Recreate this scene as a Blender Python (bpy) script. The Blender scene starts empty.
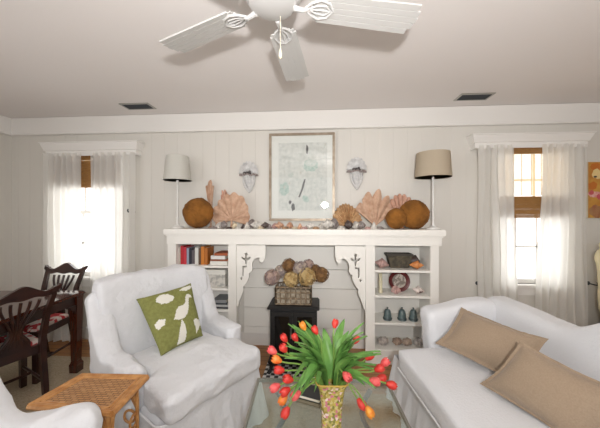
import bpy, bmesh, math, random
from mathutils import Vector, Matrix, noise
random.seed(7)
PI = math.pi
R = math.radians
C = bpy.context.scene.collection
SC = bpy.context.scene

# ------------------------------------------------------------------ camera, world, lights, exposure
EYE, FPX, YAW = 1.40, 270.0, R(4.0)
cs, sn = math.cos(YAW), math.sin(YAW)
cam_d = bpy.data.cameras.new('camera')
cam_d.sensor_width = 36.0
cam_d.lens = FPX * 36.0 / 600.0
cam_d.clip_start = 0.02
cam = bpy.data.objects.new('camera', cam_d)
C.objects.link(cam)
cam.location = (0, 0, EYE)
cam.rotation_euler = (PI / 2, 0, YAW)
SC.camera = cam

world = bpy.data.worlds.new('overcast_sky')
SC.world = world
world.use_nodes = True
wb = world.node_tree.nodes['Background']
wb.inputs['Color'].default_value = (1.0, 0.992, 0.982, 1)
# the sunny side of the sky lies beyond the two windows
_t = world.node_tree.nodes.new('ShaderNodeTexCoord')
_s = world.node_tree.nodes.new('ShaderNodeSeparateXYZ')
_m = world.node_tree.nodes.new('ShaderNodeMapRange')
_m.inputs['From Min'].default_value = 0.0
_m.inputs['From Max'].default_value = 0.5
_m.inputs['To Min'].default_value = 1.15
_m.inputs['To Max'].default_value = 3.4
world.node_tree.links.new(_t.outputs['Generated'], _s.inputs[0])
world.node_tree.links.new(_s.outputs[1], _m.inputs['Value'])
world.node_tree.links.new(_m.outputs[0], wb.inputs['Strength'])

SC.view_settings.view_transform = 'Standard'
SC.view_settings.look = 'None'
SC.view_settings.gamma = 1.0
SC.view_settings.exposure = -0.27


def add_light(name, kind, loc, rot, energy, size=0.1, size_y=None, color=(1, 1, 1)):
    d = bpy.data.lights.new(name, kind)
    d.energy = energy
    d.color = color
    if kind == 'AREA':
        d.size = size
        if size_y:
            d.shape = 'RECTANGLE'
            d.size_y = size_y
    else:
        d.shadow_soft_size = size
    o = bpy.data.objects.new(name, d)
    C.objects.link(o)
    o.location = loc
    o.rotation_euler = rot
    return o


add_light('camera_flash', 'POINT', (0.15, -0.33, 1.60), (0, 0, 0), 40, 0.025, color=(1.0, 0.985, 0.97))
bounce = add_light('bounce_flash', 'SPOT', (0.13, -0.36, 1.60), (R(116), 0, R(3)), 185, 0.06, color=(1.0, 0.985, 0.975))
bounce.data.spot_size = R(150)
bounce.data.spot_blend = 1.0
add_light('added_side_fill', 'AREA', (-3.1, -0.4, 1.5), (0, R(-90), 0), 30, 1.4, 1.6, (0.96, 0.98, 1.0))  # unseen soft fill, added to lift the dining side; no window is built here
WIN_LIGHT = 8


# ------------------------------------------------------------------ where the photo's pixels fall in the room
def cw(X, Z):
    return (X * cs - Z * sn, X * sn + Z * cs)


def at_depth(px, py, Z):
    x, y = cw((px - 300) / FPX * Z, Z)
    return Vector((x, y, EYE + (214 - py) / FPX * Z))


def at_height(px, py, z):
    return at_depth(px, py, (EYE - z) * FPX / (py - 214))


def at_y(px, py, Y):
    a = (px - 300) / FPX
    t = Y / (a * sn + cs)
    return Vector((t * (a * cs - sn), Y, EYE + t * (214 - py) / FPX))


WALL, FRONT, CEIL = 2.86, 2.56, 2.49
XL = at_y(12, 200, WALL).x
XR = 3.9
YB = -2.4


# ------------------------------------------------------------------ materials
def lin(c):
    return tuple(((v / 255) / 12.92 if v / 255 <= 0.04045 else ((v / 255 + 0.055) / 1.055) ** 2.4) for v in c) + (1.0,)


def base_mat(name, rough=0.5, metal=0.0):
    m = bpy.data.materials.new(name)
    m.use_nodes = True
    nt = m.node_tree
    p = nt.nodes['Principled BSDF']
    p.inputs['Roughness'].default_value = rough
    p.inputs['Metallic'].default_value = metal
    return m, nt, p


def mat(name, col, rough=0.5, col2=None, scale=8.0, bump=0.0, bscale=None, metal=0.0, stretch=(1, 1, 1), detail=3, sheen=0.0, contrast=(0.35, 0.65), coat=0.0, bdist=0.01):
    m, nt, p = base_mat(name, rough, metal)
    p.inputs['Base Color'].default_value = lin(col)
    if sheen:
        p.inputs['Sheen Weight'].default_value = sheen
    if coat:
        p.inputs['Coat Weight'].default_value = coat
    tc = nt.nodes.new('ShaderNodeTexCoord')
    mp = nt.nodes.new('ShaderNodeMapping')
    mp.inputs['Scale'].default_value = stretch
    nt.links.new(tc.outputs['Object'], mp.inputs['Vector'])
    if col2 is not None:
        n = nt.nodes.new('ShaderNodeTexNoise')
        n.inputs['Scale'].default_value = scale
        n.inputs['Detail'].default_value = detail
        nt.links.new(mp.outputs[0], n.inputs['Vector'])
        r = nt.nodes.new('ShaderNodeValToRGB')
        r.color_ramp.elements[0].position = contrast[0]
        r.color_ramp.elements[1].position = contrast[1]
        r.color_ramp.elements[0].color = lin(col)
        r.color_ramp.elements[1].color = lin(col2)
        nt.links.new(n.outputs['Fac'], r.inputs[0])
        nt.links.new(r.outputs[0], p.inputs['Base Color'])
    if bump:
        n2 = nt.nodes.new('ShaderNodeTexNoise')
        n2.inputs['Scale'].default_value = bscale or scale
        n2.inputs['Detail'].default_value = 4
        nt.links.new(mp.outputs[0], n2.inputs['Vector'])
        b = nt.nodes.new('ShaderNodeBump')
        b.inputs['Strength'].default_value = bump
        b.inputs['Distance'].default_value = bdist
        nt.links.new(n2.outputs['Fac'], b.inputs['Height'])
        nt.links.new(b.outputs[0], p.inputs['Normal'])
    return m


def wave_mat(name, col, col2, axis='X', scale=20.0, rough=0.6, distort=1.0, bump=0.0, pos=(0.3, 0.7), dscale=1.0):
    m, nt, p = base_mat(name, rough)
    tc = nt.nodes.new('ShaderNodeTexCoord')
    w = nt.nodes.new('ShaderNodeTexWave')
    w.bands_direction = axis
    w.inputs['Scale'].default_value = scale
    w.inputs['Distortion'].default_value = distort
    w.inputs['Detail Scale'].default_value = dscale
    nt.links.new(tc.outputs['Object'], w.inputs['Vector'])
    r = nt.nodes.new('ShaderNodeValToRGB')
    r.color_ramp.elements[0].position = pos[0]
    r.color_ramp.elements[1].position = pos[1]
    r.color_ramp.elements[0].color = lin(col)
    r.color_ramp.elements[1].color = lin(col2)
    nt.links.new(w.outputs['Fac'], r.inputs[0])
    nt.links.new(r.outputs[0], p.inputs['Base Color'])
    if bump:
        b = nt.nodes.new('ShaderNodeBump')
        b.inputs['Strength'].default_value = bump
        b.inputs['Distance'].default_value = 0.005
        nt.links.new(w.outputs['Fac'], b.inputs['Height'])
        nt.links.new(b.outputs[0], p.inputs['Normal'])
    return m


def plank_floor():
    m, nt, p = base_mat('oak_planks', 0.35)
    tc = nt.nodes.new('ShaderNodeTexCoord')
    br = nt.nodes.new('ShaderNodeTexBrick')
    br.inputs['Color1'].default_value = lin((176, 122, 66))
    br.inputs['Color2'].default_value = lin((150, 98, 50))
    br.inputs['Mortar'].default_value = lin((92, 56, 26))
    br.inputs['Scale'].default_value = 1.0
    br.inputs['Mortar Size'].default_value = 0.003
    br.inputs['Brick Width'].default_value = 1.3
    br.inputs['Row Height'].default_value = 0.075
    nt.links.new(tc.outputs['Object'], br.inputs['Vector'])
    mp = nt.nodes.new('ShaderNodeMapping')
    mp.inputs['Scale'].default_value = (3, 40, 1)
    nt.links.new(tc.outputs['Object'], mp.inputs['Vector'])
    n = nt.nodes.new('ShaderNodeTexNoise')
    n.inputs['Scale'].default_value = 2.0
    n.inputs['Detail'].default_value = 5
    nt.links.new(mp.outputs[0], n.inputs['Vector'])
    mx = nt.nodes.new('ShaderNodeMixRGB')
    mx.blend_type = 'OVERLAY'
    mx.inputs[0].default_value = 0.5
    nt.links.new(br.outputs['Color'], mx.inputs[1])
    nt.links.new(n.outputs['Fac'], mx.inputs[2])
    nt.links.new(mx.outputs[0], p.inputs['Base Color'])
    return m


def panel_wall(name, col):
    """painted board wall: fine upright grooves"""
    m, nt, p = base_mat(name, 0.55)
    p.inputs['Base Color'].default_value = lin(col)
    tc = nt.nodes.new('ShaderNodeTexCoord')
    sp = nt.nodes.new('ShaderNodeSeparateXYZ')
    nt.links.new(tc.outputs['Object'], sp.inputs[0])
    ad = nt.nodes.new('ShaderNodeMath')
    ad.operation = 'ADD'
    nt.links.new(sp.outputs[0], ad.inputs[0])
    nt.links.new(sp.outputs[1], ad.inputs[1])
    mu = nt.nodes.new('ShaderNodeMath')
    mu.operation = 'MULTIPLY'
    mu.inputs[1].default_value = 1 / 0.145
    nt.links.new(ad.outputs[0], mu.inputs[0])
    fr = nt.nodes.new('ShaderNodeMath')
    fr.operation = 'FRACT'
    nt.links.new(mu.outputs[0], fr.inputs[0])
    gt = nt.nodes.new('ShaderNodeMapRange')
    gt.inputs['From Min'].default_value = 0.0
    gt.inputs['From Max'].default_value = 0.045
    nt.links.new(fr.outputs[0], gt.inputs['Value'])
    b = nt.nodes.new('ShaderNodeBump')
    b.inputs['Strength'].default_value = 0.5
    b.inputs['Distance'].default_value = 0.004
    nt.links.new(gt.outputs[0], b.inputs['Height'])
    nt.links.new(b.outputs[0], p.inputs['Normal'])
    return m


def weave_mat(name, c1, c2, sx, sy, rough=0.8, bump=0.5, use='Object'):
    m, nt, p = base_mat(name, rough)
    tc = nt.nodes.new('ShaderNodeTexCoord')
    ck = nt.nodes.new('ShaderNodeTexBrick')
    ck.inputs['Color1'].default_value = lin(c1)
    ck.inputs['Color2'].default_value = lin(c2)
    ck.inputs['Mortar'].default_value = lin(tuple(int(v * 0.6) for v in c2))
    ck.inputs['Scale'].default_value = 1.0
    ck.inputs['Mortar Size'].default_value = sy * 0.12
    ck.inputs['Brick Width'].default_value = sx
    ck.inputs['Row Height'].default_value = sy
    nt.links.new(tc.outputs[use], ck.inputs['Vector'])
    nt.links.new(ck.outputs['Color'], p.inputs['Base Color'])
    b = nt.nodes.new('ShaderNodeBump')
    b.inputs['Strength'].default_value = bump
    b.inputs['Distance'].default_value = 0.003
    b.invert = True
    nt.links.new(ck.outputs['Fac'], b.inputs['Height'])
    nt.links.new(b.outputs[0], p.inputs['Normal'])
    return m


def sheer_mat(name, col, trans=0.5, clear=0.12):
    m = bpy.data.materials.new(name)
    m.use_nodes = True
    nt = m.node_tree
    nt.nodes.clear()
    out = nt.nodes.new('ShaderNodeOutputMaterial')
    d = nt.nodes.new('ShaderNodeBsdfDiffuse')
    t = nt.nodes.new('ShaderNodeBsdfTranslucent')
    c = nt.nodes.new('ShaderNodeBsdfTransparent')
    for n in (d, t):
        n.inputs['Color'].default_value = lin(col)
    m1 = nt.nodes.new('ShaderNodeMixShader')
    m1.inputs[0].default_value = trans
    nt.links.new(d.outputs[0], m1.inputs[1])
    nt.links.new(t.outputs[0], m1.inputs[2])
    m2 = nt.nodes.new('ShaderNodeMixShader')
    m2.inputs[0].default_value = clear
    nt.links.new(m1.outputs[0], m2.inputs[1])
    nt.links.new(c.outputs[0], m2.inputs[2])
    nt.links.new(m2.outputs[0], out.inputs[0])
    return m


def glass_mat(name, tint=(255, 255, 255), gloss=0.06, rough=0.02):
    m = bpy.data.materials.new(name)
    m.use_nodes = True
    nt = m.node_tree
    nt.nodes.clear()
    out = nt.nodes.new('ShaderNodeOutputMaterial')
    t = nt.nodes.new('ShaderNodeBsdfTransparent')
    t.inputs['Color'].default_value = lin(tint)
    g = nt.nodes.new('ShaderNodeBsdfGlossy')
    g.inputs['Roughness'].default_value = rough
    lf = nt.nodes.new('ShaderNodeLayerWeight')
    lf.inputs['Blend'].default_value = 0.5
    lw = nt.nodes.new('ShaderNodeMath')
    lw.operation = 'POWER'
    lw.inputs[1].default_value = 4.0
    nt.links.new(lf.outputs['Facing'], lw.inputs[0])
    mu = nt.nodes.new('ShaderNodeMath')
    mu.operation = 'ADD'
    mu.inputs[1].default_value = gloss
    nt.links.new(lw.outputs[0], mu.inputs[0])
    mx = nt.nodes.new('ShaderNodeMixShader')
    nt.links.new(mu.outputs[0], mx.inputs[0])
    nt.links.new(t.outputs[0], mx.inputs[1])
    nt.links.new(g.outputs[0], mx.inputs[2])
    nt.links.new(mx.outputs[0], out.inputs[0])
    return m


def emit_mat(name, col, s):
    m = bpy.data.materials.new(name)
    m.use_nodes = True
    p = m.node_tree.nodes['Principled BSDF']
    p.inputs['Base Color'].default_value = lin(col)
    p.inputs['Emission Color'].default_value = lin(col)
    p.inputs['Emission Strength'].default_value = s
    return m


M = {}
M['wall'] = panel_wall('painted_board_wall', (216, 212, 204))
M['ceiling'] = mat('ceiling_paint', (238, 233, 230), 0.8, bump=0.05, bscale=60)
M['trim'] = mat('white_gloss_paint', (232, 229, 224), 0.35)
M['white'] = mat('white_cabinet_paint', (236, 233, 226), 0.4)
M['floor'] = plank_floor()
M['sisal'] = mat('sisal_weave', (186, 162, 128), 0.95, (150, 126, 96), 70, 0.25, 180, stretch=(1, 2.5, 1))
M['dinrug'] = mat('pale_sisal_weave', (198, 182, 156), 0.95, (172, 154, 128), 70, 0.25, 180, stretch=(1, 2.5, 1))
M['slip'] = mat('white_cotton_slipcover', (220, 221, 224), 0.9, bump=0.6, bscale=18, bdist=.02, sheen=0.2)
M['quilt'] = mat('white_matelasse', (222, 223, 226), 0.9, bump=0.35, bscale=90, sheen=0.2)
M['piping'] = mat('white_cotton_piping', (230, 231, 233), 0.8)
M['cream'] = mat('cream_linen', (226, 214, 178), 0.9, bump=0.3, bscale=60)
M['sheer'] = sheer_mat('white_sheer_cloth', (240, 238, 233), 0.5, 0.03)
M['bamboo'] = mat('bamboo_slats', (176, 130, 72), 0.6, (140, 98, 50), 30, 0.2, stretch=(1, 1, 20))
M['bamboo_light'] = sheer_mat('thin_bamboo_slats', (222, 200, 160), 0.5, 0.42)
M['mahogany'] = mat('dark_mahogany', (62, 32, 24), 0.28, (40, 20, 16), 6, stretch=(12, 1, 1), coat=0.4)
M['mahogany_red'] = mat('red_mahogany', (84, 40, 26), 0.12, (62, 28, 18), 6, stretch=(12, 1, 1), coat=0.5)
M['rattan'] = mat('honey_rattan', (198, 146, 90), 0.45, (170, 116, 64), 30, 0.1)
M['cane'] = weave_mat('woven_cane', (192, 144, 96), (168, 120, 74), 0.03, 0.012, 0.6, 0.6)
M['black'] = mat('black_cast_iron', (26, 25, 25), 0.45, bump=0.1, bscale=80)
M['blackglass'] = mat('dark_stove_glass', (16, 14, 13), 0.06)
M['iron'] = mat('grey_wrought_iron', (74, 78, 82), 0.5, metal=0.3)
M['glass'] = glass_mat('table_glass', (240, 248, 245), 0.16, 0.1)
M['picglass'] = glass_mat('picture_glass', (255, 255, 255), 0.05)
M['pane'] = glass_mat('window_glass', (255, 255, 255), 0.0)
M['steel'] = mat('brushed_steel', (180, 178, 172), 0.35, metal=0.9)
M['brass'] = mat('old_brass', (190, 160, 96), 0.35, metal=0.7)
M['tan'] = mat('tan_linen', (160, 140, 118), 0.9, (152, 132, 110), 160, 0.3, 200, sheen=0.2)
M['shade_white'] = mat('ivory_paint', (226, 224, 216), 0.8)
M['shade_ivory'] = sheer_mat('ivory_lamp_shade', (226, 224, 216), 0.3, 0.0)
M['shade_tan'] = sheer_mat('beige_linen_lamp_shade', (204, 190, 168), 0.3, 0.0)
M['lampwhite'] = mat('white_enamel', (234, 232, 228), 0.3)
M['sponge'] = mat('brown_sea_sponge', (146, 94, 34), 0.95, (108, 68, 20), 9, 1.0, 45)
M['fan_coral'] = mat('peach_sea_fan', (208, 174, 148), 0.8, (184, 146, 120), 24, 0.6, 60)
M['fan_coral_pink'] = mat('pink_sea_fan', (214, 172, 150), 0.8, (188, 142, 120), 24, 0.6, 60)
M['plaster'] = mat('white_shell_plaster', (214, 213, 211), 0.6, (190, 189, 188), 30, 0.4, 50)
M['dark'] = mat('painted_duct_shade', (52, 48, 44), 0.8)  # dark colour standing in for the shade inside the vents
M['stem'] = mat('tulip_stem_green', (118, 150, 70), 0.5)
M['leaf'] = mat('tulip_leaf_green', (112, 156, 76), 0.45, (78, 126, 58), 14, 0.1)
M['red'] = mat('red_tulip_petal', (212, 62, 48), 0.5, (190, 40, 38), 60)
M['pink'] = mat('pink_red_tulip_petal', (226, 104, 100), 0.5, (208, 68, 70), 60)
M['orange'] = mat('orange_tulip_petal', (228, 148, 62), 0.5, (222, 96, 34), 60)
M['yellow'] = mat('golden_tulip_petal', (226, 160, 52), 0.5, (214, 120, 36), 60)


# ------------------------------------------------------------------ mesh helpers
def BM():
    return bmesh.new()


def obj(name, bm, m, parent=None, world=None, smooth=True, angle=35):
    """link a bmesh as ONE mesh object; world = location of the parent when the mesh was drawn in room coordinates"""
    me = bpy.data.meshes.new(name)
    bmesh.ops.recalc_face_normals(bm, faces=bm.faces)
    bm.to_mesh(me)
    bm.free()
    for mm in (m if isinstance(m, (list, tuple)) else [m]):
        me.materials.append(mm)
    if smooth:
        for p in me.polygons:
            p.use_smooth = True
        me.set_sharp_from_angle(angle=R(angle))
    if world is not None:
        me.transform(Matrix.Translation(-Vector(world)))
    o = bpy.data.objects.new(name, me)
    C.objects.link(o)
    if parent is not None:
        o.parent = parent
    return o


def tag(o, label, cat, group=None):
    o['label'] = label
    o['category'] = cat
    if group:
        o['group'] = group
    if o.type == 'MESH' and o.location.length == 0 and o.rotation_euler.z == 0:
        vs = [v.co for v in o.data.vertices]
        c = Vector(((min(v.x for v in vs) + max(v.x for v in vs)) / 2, (min(v.y for v in vs) + max(v.y for v in vs)) / 2, min(v.z for v in vs)))
        o.data.transform(Matrix.Translation(-c))
        o.location = c
    return o


def thing(name, label, cat, loc=(0, 0, 0), rotz=0.0, group=None):
    o = bpy.data.objects.new(name, None)
    C.objects.link(o)
    o.empty_display_size = 0.05
    o.location = loc
    o.rotation_euler = (0, 0, rotz)
    o['label'] = label
    o['category'] = cat
    if group:
        o['group'] = group
    return o


def struct(name, bm, m, parent=None, smooth=False):
    o = obj(name, bm, m, parent, smooth=smooth)
    if parent is None:
        o['kind'] = 'structure'
    return o


def copy_tree(o, parent=None):
    c = o.copy()
    C.objects.link(c)
    c.parent = parent
    for ch in list(o.children):
        copy_tree(ch, c)
    return c


def box(bm, x0, x1, y0, y1, z0, z1, bev=0.0, mi=0, mtx=None, seg=2):
    b2 = bmesh.new()
    vs = [b2.verts.new((x, y, z)) for x in (x0, x1) for y in (y0, y1) for z in (z0, z1)]
    for f in ((0, 1, 3, 2), (4, 6, 7, 5), (0, 4, 5, 1), (2, 3, 7, 6), (0, 2, 6, 4), (1, 5, 7, 3)):
        b2.faces.new([vs[i] for i in f])
    if bev:
        bmesh.ops.bevel(b2, geom=list(b2.edges), offset=bev, segments=seg, affect='EDGES')
    join(bm, b2, mi, mtx)


def join(bm, b2, mi=0, mtx=None):
    mp = {}
    for v in b2.verts:
        mp[v] = bm.verts.new(mtx @ v.co if mtx is not None else v.co)
    for f in b2.faces:
        try:
            nf = bm.faces.new([mp[v] for v in f.verts])
            nf.material_index = mi if mi is not None else f.material_index
        except ValueError:
            pass
    b2.free()


def tube(bm, pts, r, n=8, mi=0, closed=False):
    pts = [Vector(p) for p in pts]
    L = len(pts)
    rr = r if isinstance(r, (list, tuple)) else [r] * L
    rings = []
    t0 = None
    up = None
    for i, p in enumerate(pts):
        if closed:
            t = pts[(i + 1) % L] - pts[i - 1]
        else:
            t = pts[min(i + 1, L - 1)] - pts[max(i - 1, 0)]
        t.normalize()
        if up is None:
            a = Vector((0, 0, 1)) if abs(t.z) < 0.9 else Vector((1, 0, 0))
            up = (a - t * a.dot(t)).normalized()
        else:
            up = (up - t * up.dot(t))
            if up.length < 1e-6:
                up = t.orthogonal()
            up.normalize()
        sd = t.cross(up)
        rings.append([bm.verts.new(p + (up * math.cos(2 * PI * k / n) + sd * math.sin(2 * PI * k / n)) * rr[i]) for k in range(n)])
    m = L if closed else L - 1
    for i in range(m):
        A, B = rings[i], rings[(i + 1) % L]
        for k in range(n):
            f = bm.faces.new((A[k], A[(k + 1) % n], B[(k + 1) % n], B[k]))
            f.material_index = mi
    if not closed:
        for Rg in (rings[0], rings[-1]):
            f = bm.faces.new(Rg)
            f.material_index = mi


def lathe(bm, prof, n=24, c=(0, 0, 0), mi=0, mtx=None, mod=None):
    c = Vector(c)
    rings = []
    for (r, z) in prof:
        ring = []
        for k in range(n):
            a = 2 * PI * k / n
            q = r * (mod(a, z) if mod else 1.0)
            v = Vector((q * math.cos(a), q * math.sin(a), z))
            if mtx is not None:
                v = mtx @ v
            ring.append(bm.verts.new(v + c))
        rings.append(ring)
    for i in range(len(rings) - 1):
        for k in range(n):
            f = bm.faces.new((rings[i][k], rings[i][(k + 1) % n], rings[i + 1][(k + 1) % n], rings[i + 1][k]))
            f.material_index = mi
    for g in (rings[0], rings[-1]):
        if (g[0].co - g[n // 2].co).length > 1e-5:
            f = bm.faces.new(g)
            f.material_index = mi


def sheet(bm, f, nu, nv, mi=0, wrap=False):
    g = [[bm.verts.new(f(i / nu, j / nv)) for j in range(nv + 1)] for i in range(nu if wrap else nu + 1)]
    n = len(g)
    for i in range(nu):
        for j in range(nv):
            q = bm.faces.new((g[i][j], g[(i + 1) % n][j], g[(i + 1) % n][j + 1], g[i][j + 1]))
            q.material_index = mi(i / nu, j / nv) if callable(mi) else mi
    return g


def slab(bm, f, nu, nv, th, mi=0):
    """a sheet with thickness: f(u, v) gives the mid surface; offset along its normal"""
    def nrm(u, v):
        e = 1e-3
        a = Vector(f(min(u + e, 1), v)) - Vector(f(max(u - e, 0), v))
        b = Vector(f(u, min(v + e, 1))) - Vector(f(u, max(v - e, 0)))
        c = a.cross(b)
        return c.normalized() if c.length > 1e-12 else Vector((0, 0, 1))
    A = sheet(bm, lambda u, v: Vector(f(u, v)) + nrm(u, v) * th / 2, nu, nv, mi)
    B = sheet(bm, lambda u, v: Vector(f(u, v)) - nrm(u, v) * th / 2, nu, nv, mi)
    def rim(G):
        return [G[i][0] for i in range(nu + 1)] + [G[nu][j] for j in range(1, nv + 1)] + [G[i][nv] for i in range(nu - 1, -1, -1)] + [G[0][j] for j in range(nv - 1, 0, -1)]
    a, b = rim(A), rim(B)
    for i in range(len(a)):
        k = (i + 1) % len(a)
        q = bm.faces.new((a[i], a[k], b[k], b[i]))
        q.material_index = mi if not callable(mi) else 0


def prism(bm, poly, d, mtx=None, mi=0):
    """poly: (x, z) outline, extruded along y from 0 to d"""
    A = [Vector((p[0], 0, p[1])) for p in poly]
    B = [Vector((p[0], d, p[1])) for p in poly]
    if mtx is not None:
        A = [mtx @ v for v in A]
        B = [mtx @ v for v in B]
    A = [bm.verts.new(v) for v in A]
    B = [bm.verts.new(v) for v in B]
    for g in (A, B[::-1]):
        f = bm.faces.new(g)
        f.material_index = mi
    for i in range(len(A)):
        k = (i + 1) % len(A)
        f = bm.faces.new((A[i], A[k], B[k], B[i]))
        f.material_index = mi


def holed_plate(outline, holes, th):
    """a plate in x-z with real holes, th thick along y; returns a bmesh"""
    cu = bpy.data.curves.new('plate', 'CURVE')
    cu.dimensions = '2D'
    cu.fill_mode = 'BOTH'
    cu.extrude = th / 2
    for pl in [outline] + holes:
        s = cu.splines.new('POLY')
        s.points.add(len(pl) - 1)
        for i, p in enumerate(pl):
            s.points[i].co = (p[0], p[1], 0, 1)
        s.use_cyclic_u = True
    o = bpy.data.objects.new('plate', cu)
    C.objects.link(o)
    me = bpy.data.meshes.new_from_object(o.evaluated_get(bpy.context.evaluated_depsgraph_get()))
    bpy.data.objects.remove(o)
    me.transform(Matrix(((1, 0, 0, 0), (0, 0, -1, 0), (0, 1, 0, 0), (0, 0, 0, 1))))
    bm = bmesh.new()
    bm.from_mesh(me)
    bmesh.ops.remove_doubles(bm, verts=bm.verts, dist=1e-6)
    bpy.data.meshes.remove(me)
    return bm


def rbox(bm, c, h, r, n=(8, 8, 8), f=None, mi=0, wr=0.0, ws=5.0):
    """a rounded, subdivided box; f deforms each point; wr adds soft wrinkles"""
    c, h = Vector(c), Vector(h)
    vs = {}
    def vert(i, j, k):
        key = (i, j, k)
        if key in vs:
            return vs[key]
        p = Vector(((2 * i / n[0] - 1) * h.x, (2 * j / n[1] - 1) * h.y, (2 * k / n[2] - 1) * h.z))
        q = Vector([max(-(h[a] - r), min(h[a] - r, p[a])) for a in range(3)])
        d = p - q
        if d.length > 1e-9:
            p = q + d.normalized() * r
        p = p + c
        if f:
            p = Vector(f(p))
        if wr:
            p = p + noise.noise_vector(p * ws) * wr * .7
            rg = (1 - abs(noise.noise(Vector((p.x * 5, p.y * 5, p.z * 9)) + c * 7))) ** 5
            p = p + ((p - c).normalized() * rg + noise.noise_vector(p * ws * 2.6) * .25) * wr
        vs[key] = bm.verts.new(p)
        return vs[key]
    N = n
    for (a, b, cax) in ((0, 1, 2), (1, 2, 0), (2, 0, 1)):
        for side in (0, N[cax]):
            for i in range(N[a]):
                for j in range(N[b]):
                    q = []
                    for (di, dj) in ((0, 0), (1, 0), (1, 1), (0, 1)):
                        t = [0, 0, 0]
                        t[a], t[b], t[cax] = i + di, j + dj, side
                        q.append(vert(*t))
                    fc = bm.faces.new(q)
                    fc.material_index = mi


def sm(t):
    t = max(0.0, min(1.0, t))
    return t * t * (3 - 2 * t)


def inpoly(x, y, P):
    c = False
    j = len(P) - 1
    for i in range(len(P)):
        if (P[i][1] > y) != (P[j][1] > y) and x < (P[j][0] - P[i][0]) * (y - P[i][1]) / (P[j][1] - P[i][1]) + P[i][0]:
            c = not c
        j = i
    return c


def pillow_mesh(BL, BR, TR, TL, th, n=24, pinch=0.06, flange=0.0, shapes=(), wr=0.004):
    BL, BR, TR, TL = map(Vector, (BL, BR, TR, TL))
    nr = (BR - BL).cross(TL - BL).normalized()
    bm = BM()
    def P(u, v):
        uu = 0.5 + (u - 0.5) * (1 - pinch * (1 - (2 * v - 1) ** 2))
        vv = 0.5 + (v - 0.5) * (1 - pinch * (1 - (2 * u - 1) ** 2))
        return BL * (1 - uu) * (1 - vv) + BR * uu * (1 - vv) + TR * uu * vv + TL * (1 - uu) * vv
    def H(u, v):
        a = min(1.0, max(0.0, (min(u, 1 - u) - flange) / (0.5 - flange)))
        b = min(1.0, max(0.0, (min(v, 1 - v) - flange) / (0.5 - flange)))
        return th / 2 * (1 - (1 - a) ** 2.6) ** 0.6 * (1 - (1 - b) ** 2.6) ** 0.6 + 0.002
    def F(s):
        def g(u, v):
            p = P(u, v) + nr * s * H(u, v)
            return p + noise.noise_vector(p * 9) * wr
        return g
    def mi(u, v):
        return 1 if any(inpoly(u + 0.5 / n, v + 0.5 / n, S) for S in shapes) else 0
    sheet(bm, F(1), n, n, mi)
    sheet(bm, F(-1), n, n, 0)
    bmesh.ops.remove_doubles(bm, verts=bm.verts, dist=0.0045)
    return bm


# ------------------------------------------------------------------ the room
bm = BM(); box(bm, XL - 0.1, XR + 0.1, YB, WALL + 0.12, -0.08, 0.0); struct('floor', bm, M['floor'])
bm = BM(); box(bm, XL - 0.1, XR + 0.1, YB, WALL + 0.12, CEIL, CEIL + 0.08); struct('ceiling', bm, M['ceiling'])
bm = BM(); box(bm, XL - 0.1, XL, YB, WALL + 0.12, 0, CEIL); struct('wall_left', bm, M['wall'])
bm = BM(); box(bm, XR, XR + 0.1, YB, WALL + 0.12, 0, CEIL); struct('wall_right', bm, M['wall'])

WINS = []
for (pl, pr) in ((58, 124), (497, 562)):
    WINS.append((at_y(pl, 200, WALL).x, at_y(pr, 200, WALL).x))
WZ0, WZ1 = 0.70, 2.10
bm = BM()
xs = [XL] + [v for w in WINS for v in w] + [XR]
for i in range(0, len(xs), 2):
    box(bm, xs[i], xs[i + 1], WALL, WALL + 0.12, 0, CEIL)
for (a, b) in WINS:
    box(bm, a, b, WALL, WALL + 0.12, 0, WZ0)
    box(bm, a, b, WALL, WALL + 0.12, WZ1, CEIL)
struct('wall_back', bm, M['wall'])

for i, (a, b) in enumerate(WINS):
    w = bpy.data.objects.new('window_%d' % (i + 1), None)
    C.objects.link(w)
    w['kind'] = 'structure'
    w.location = ((a + b) / 2, WALL, WZ0)
    L = w.location
    mid = (WZ0 + WZ1) / 2 + 0.02
    bm = BM()
    for (x0, x1) in ((a - 0.09, a), (b, b + 0.09)):
        box(bm, x0, x1, WALL - 0.02, WALL, WZ0 - 0.05, WZ1 + 0.09, 0.003)
    box(bm, a - 0.09, b + 0.09, WALL - 0.022, WALL, WZ1, WZ1 + 0.09, 0.003)
    obj('window_casing', bm, M['trim'], w, world=L)
    bm = BM()
    box(bm, a - 0.11, b + 0.11, WALL - 0.06, WALL + 0.03, WZ0 - 0.03, WZ0, 0.004)
    box(bm, a - 0.09, b + 0.09, WALL - 0.02, WALL, WZ0 - 0.11, WZ0 - 0.03, 0.003)
    obj('window_sill', bm, M['trim'], w, world=L)
    for (z0, z1, yy) in ((WZ0, mid + 0.02, WALL + 0.035), (mid - 0.02, WZ1, WALL + 0.07)):
        bm = BM()
        box(bm, a, a + 0.035, yy, yy + 0.03, z0, z1)
        box(bm, b - 0.035, b, yy, yy + 0.03, z0, z1)
        box(bm, a, b, yy, yy + 0.03, z0, z0 + 0.04)
        box(bm, a, b, yy, yy + 0.03, z1 - 0.04, z1)
        for k in (1, 2):
            xm = a + (b - a) * k / 3
            box(bm, xm - 0.009, xm + 0.009, yy + 0.005, yy + 0.025, z0, z1)
        box(bm, a, b, yy + 0.005, yy + 0.025, (z0 + z1) / 2 - 0.009, (z0 + z1) / 2 + 0.009)
        s = obj('window_sash', bm, M['trim'], w, world=L)
        bm = BM(); box(bm, a + 0.03, b - 0.03, yy + 0.013, yy + 0.016, z0 + 0.03, z1 - 0.03)
        obj('window_pane', bm, M['pane'], s, world=L)
    add_light('daylight', 'AREA', ((a + b) / 2, WALL + 0.45, 1.5), (PI / 2, 0, PI), WIN_LIGHT, 0.9, 1.6, (0.95, 0.98, 1.0))

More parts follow.
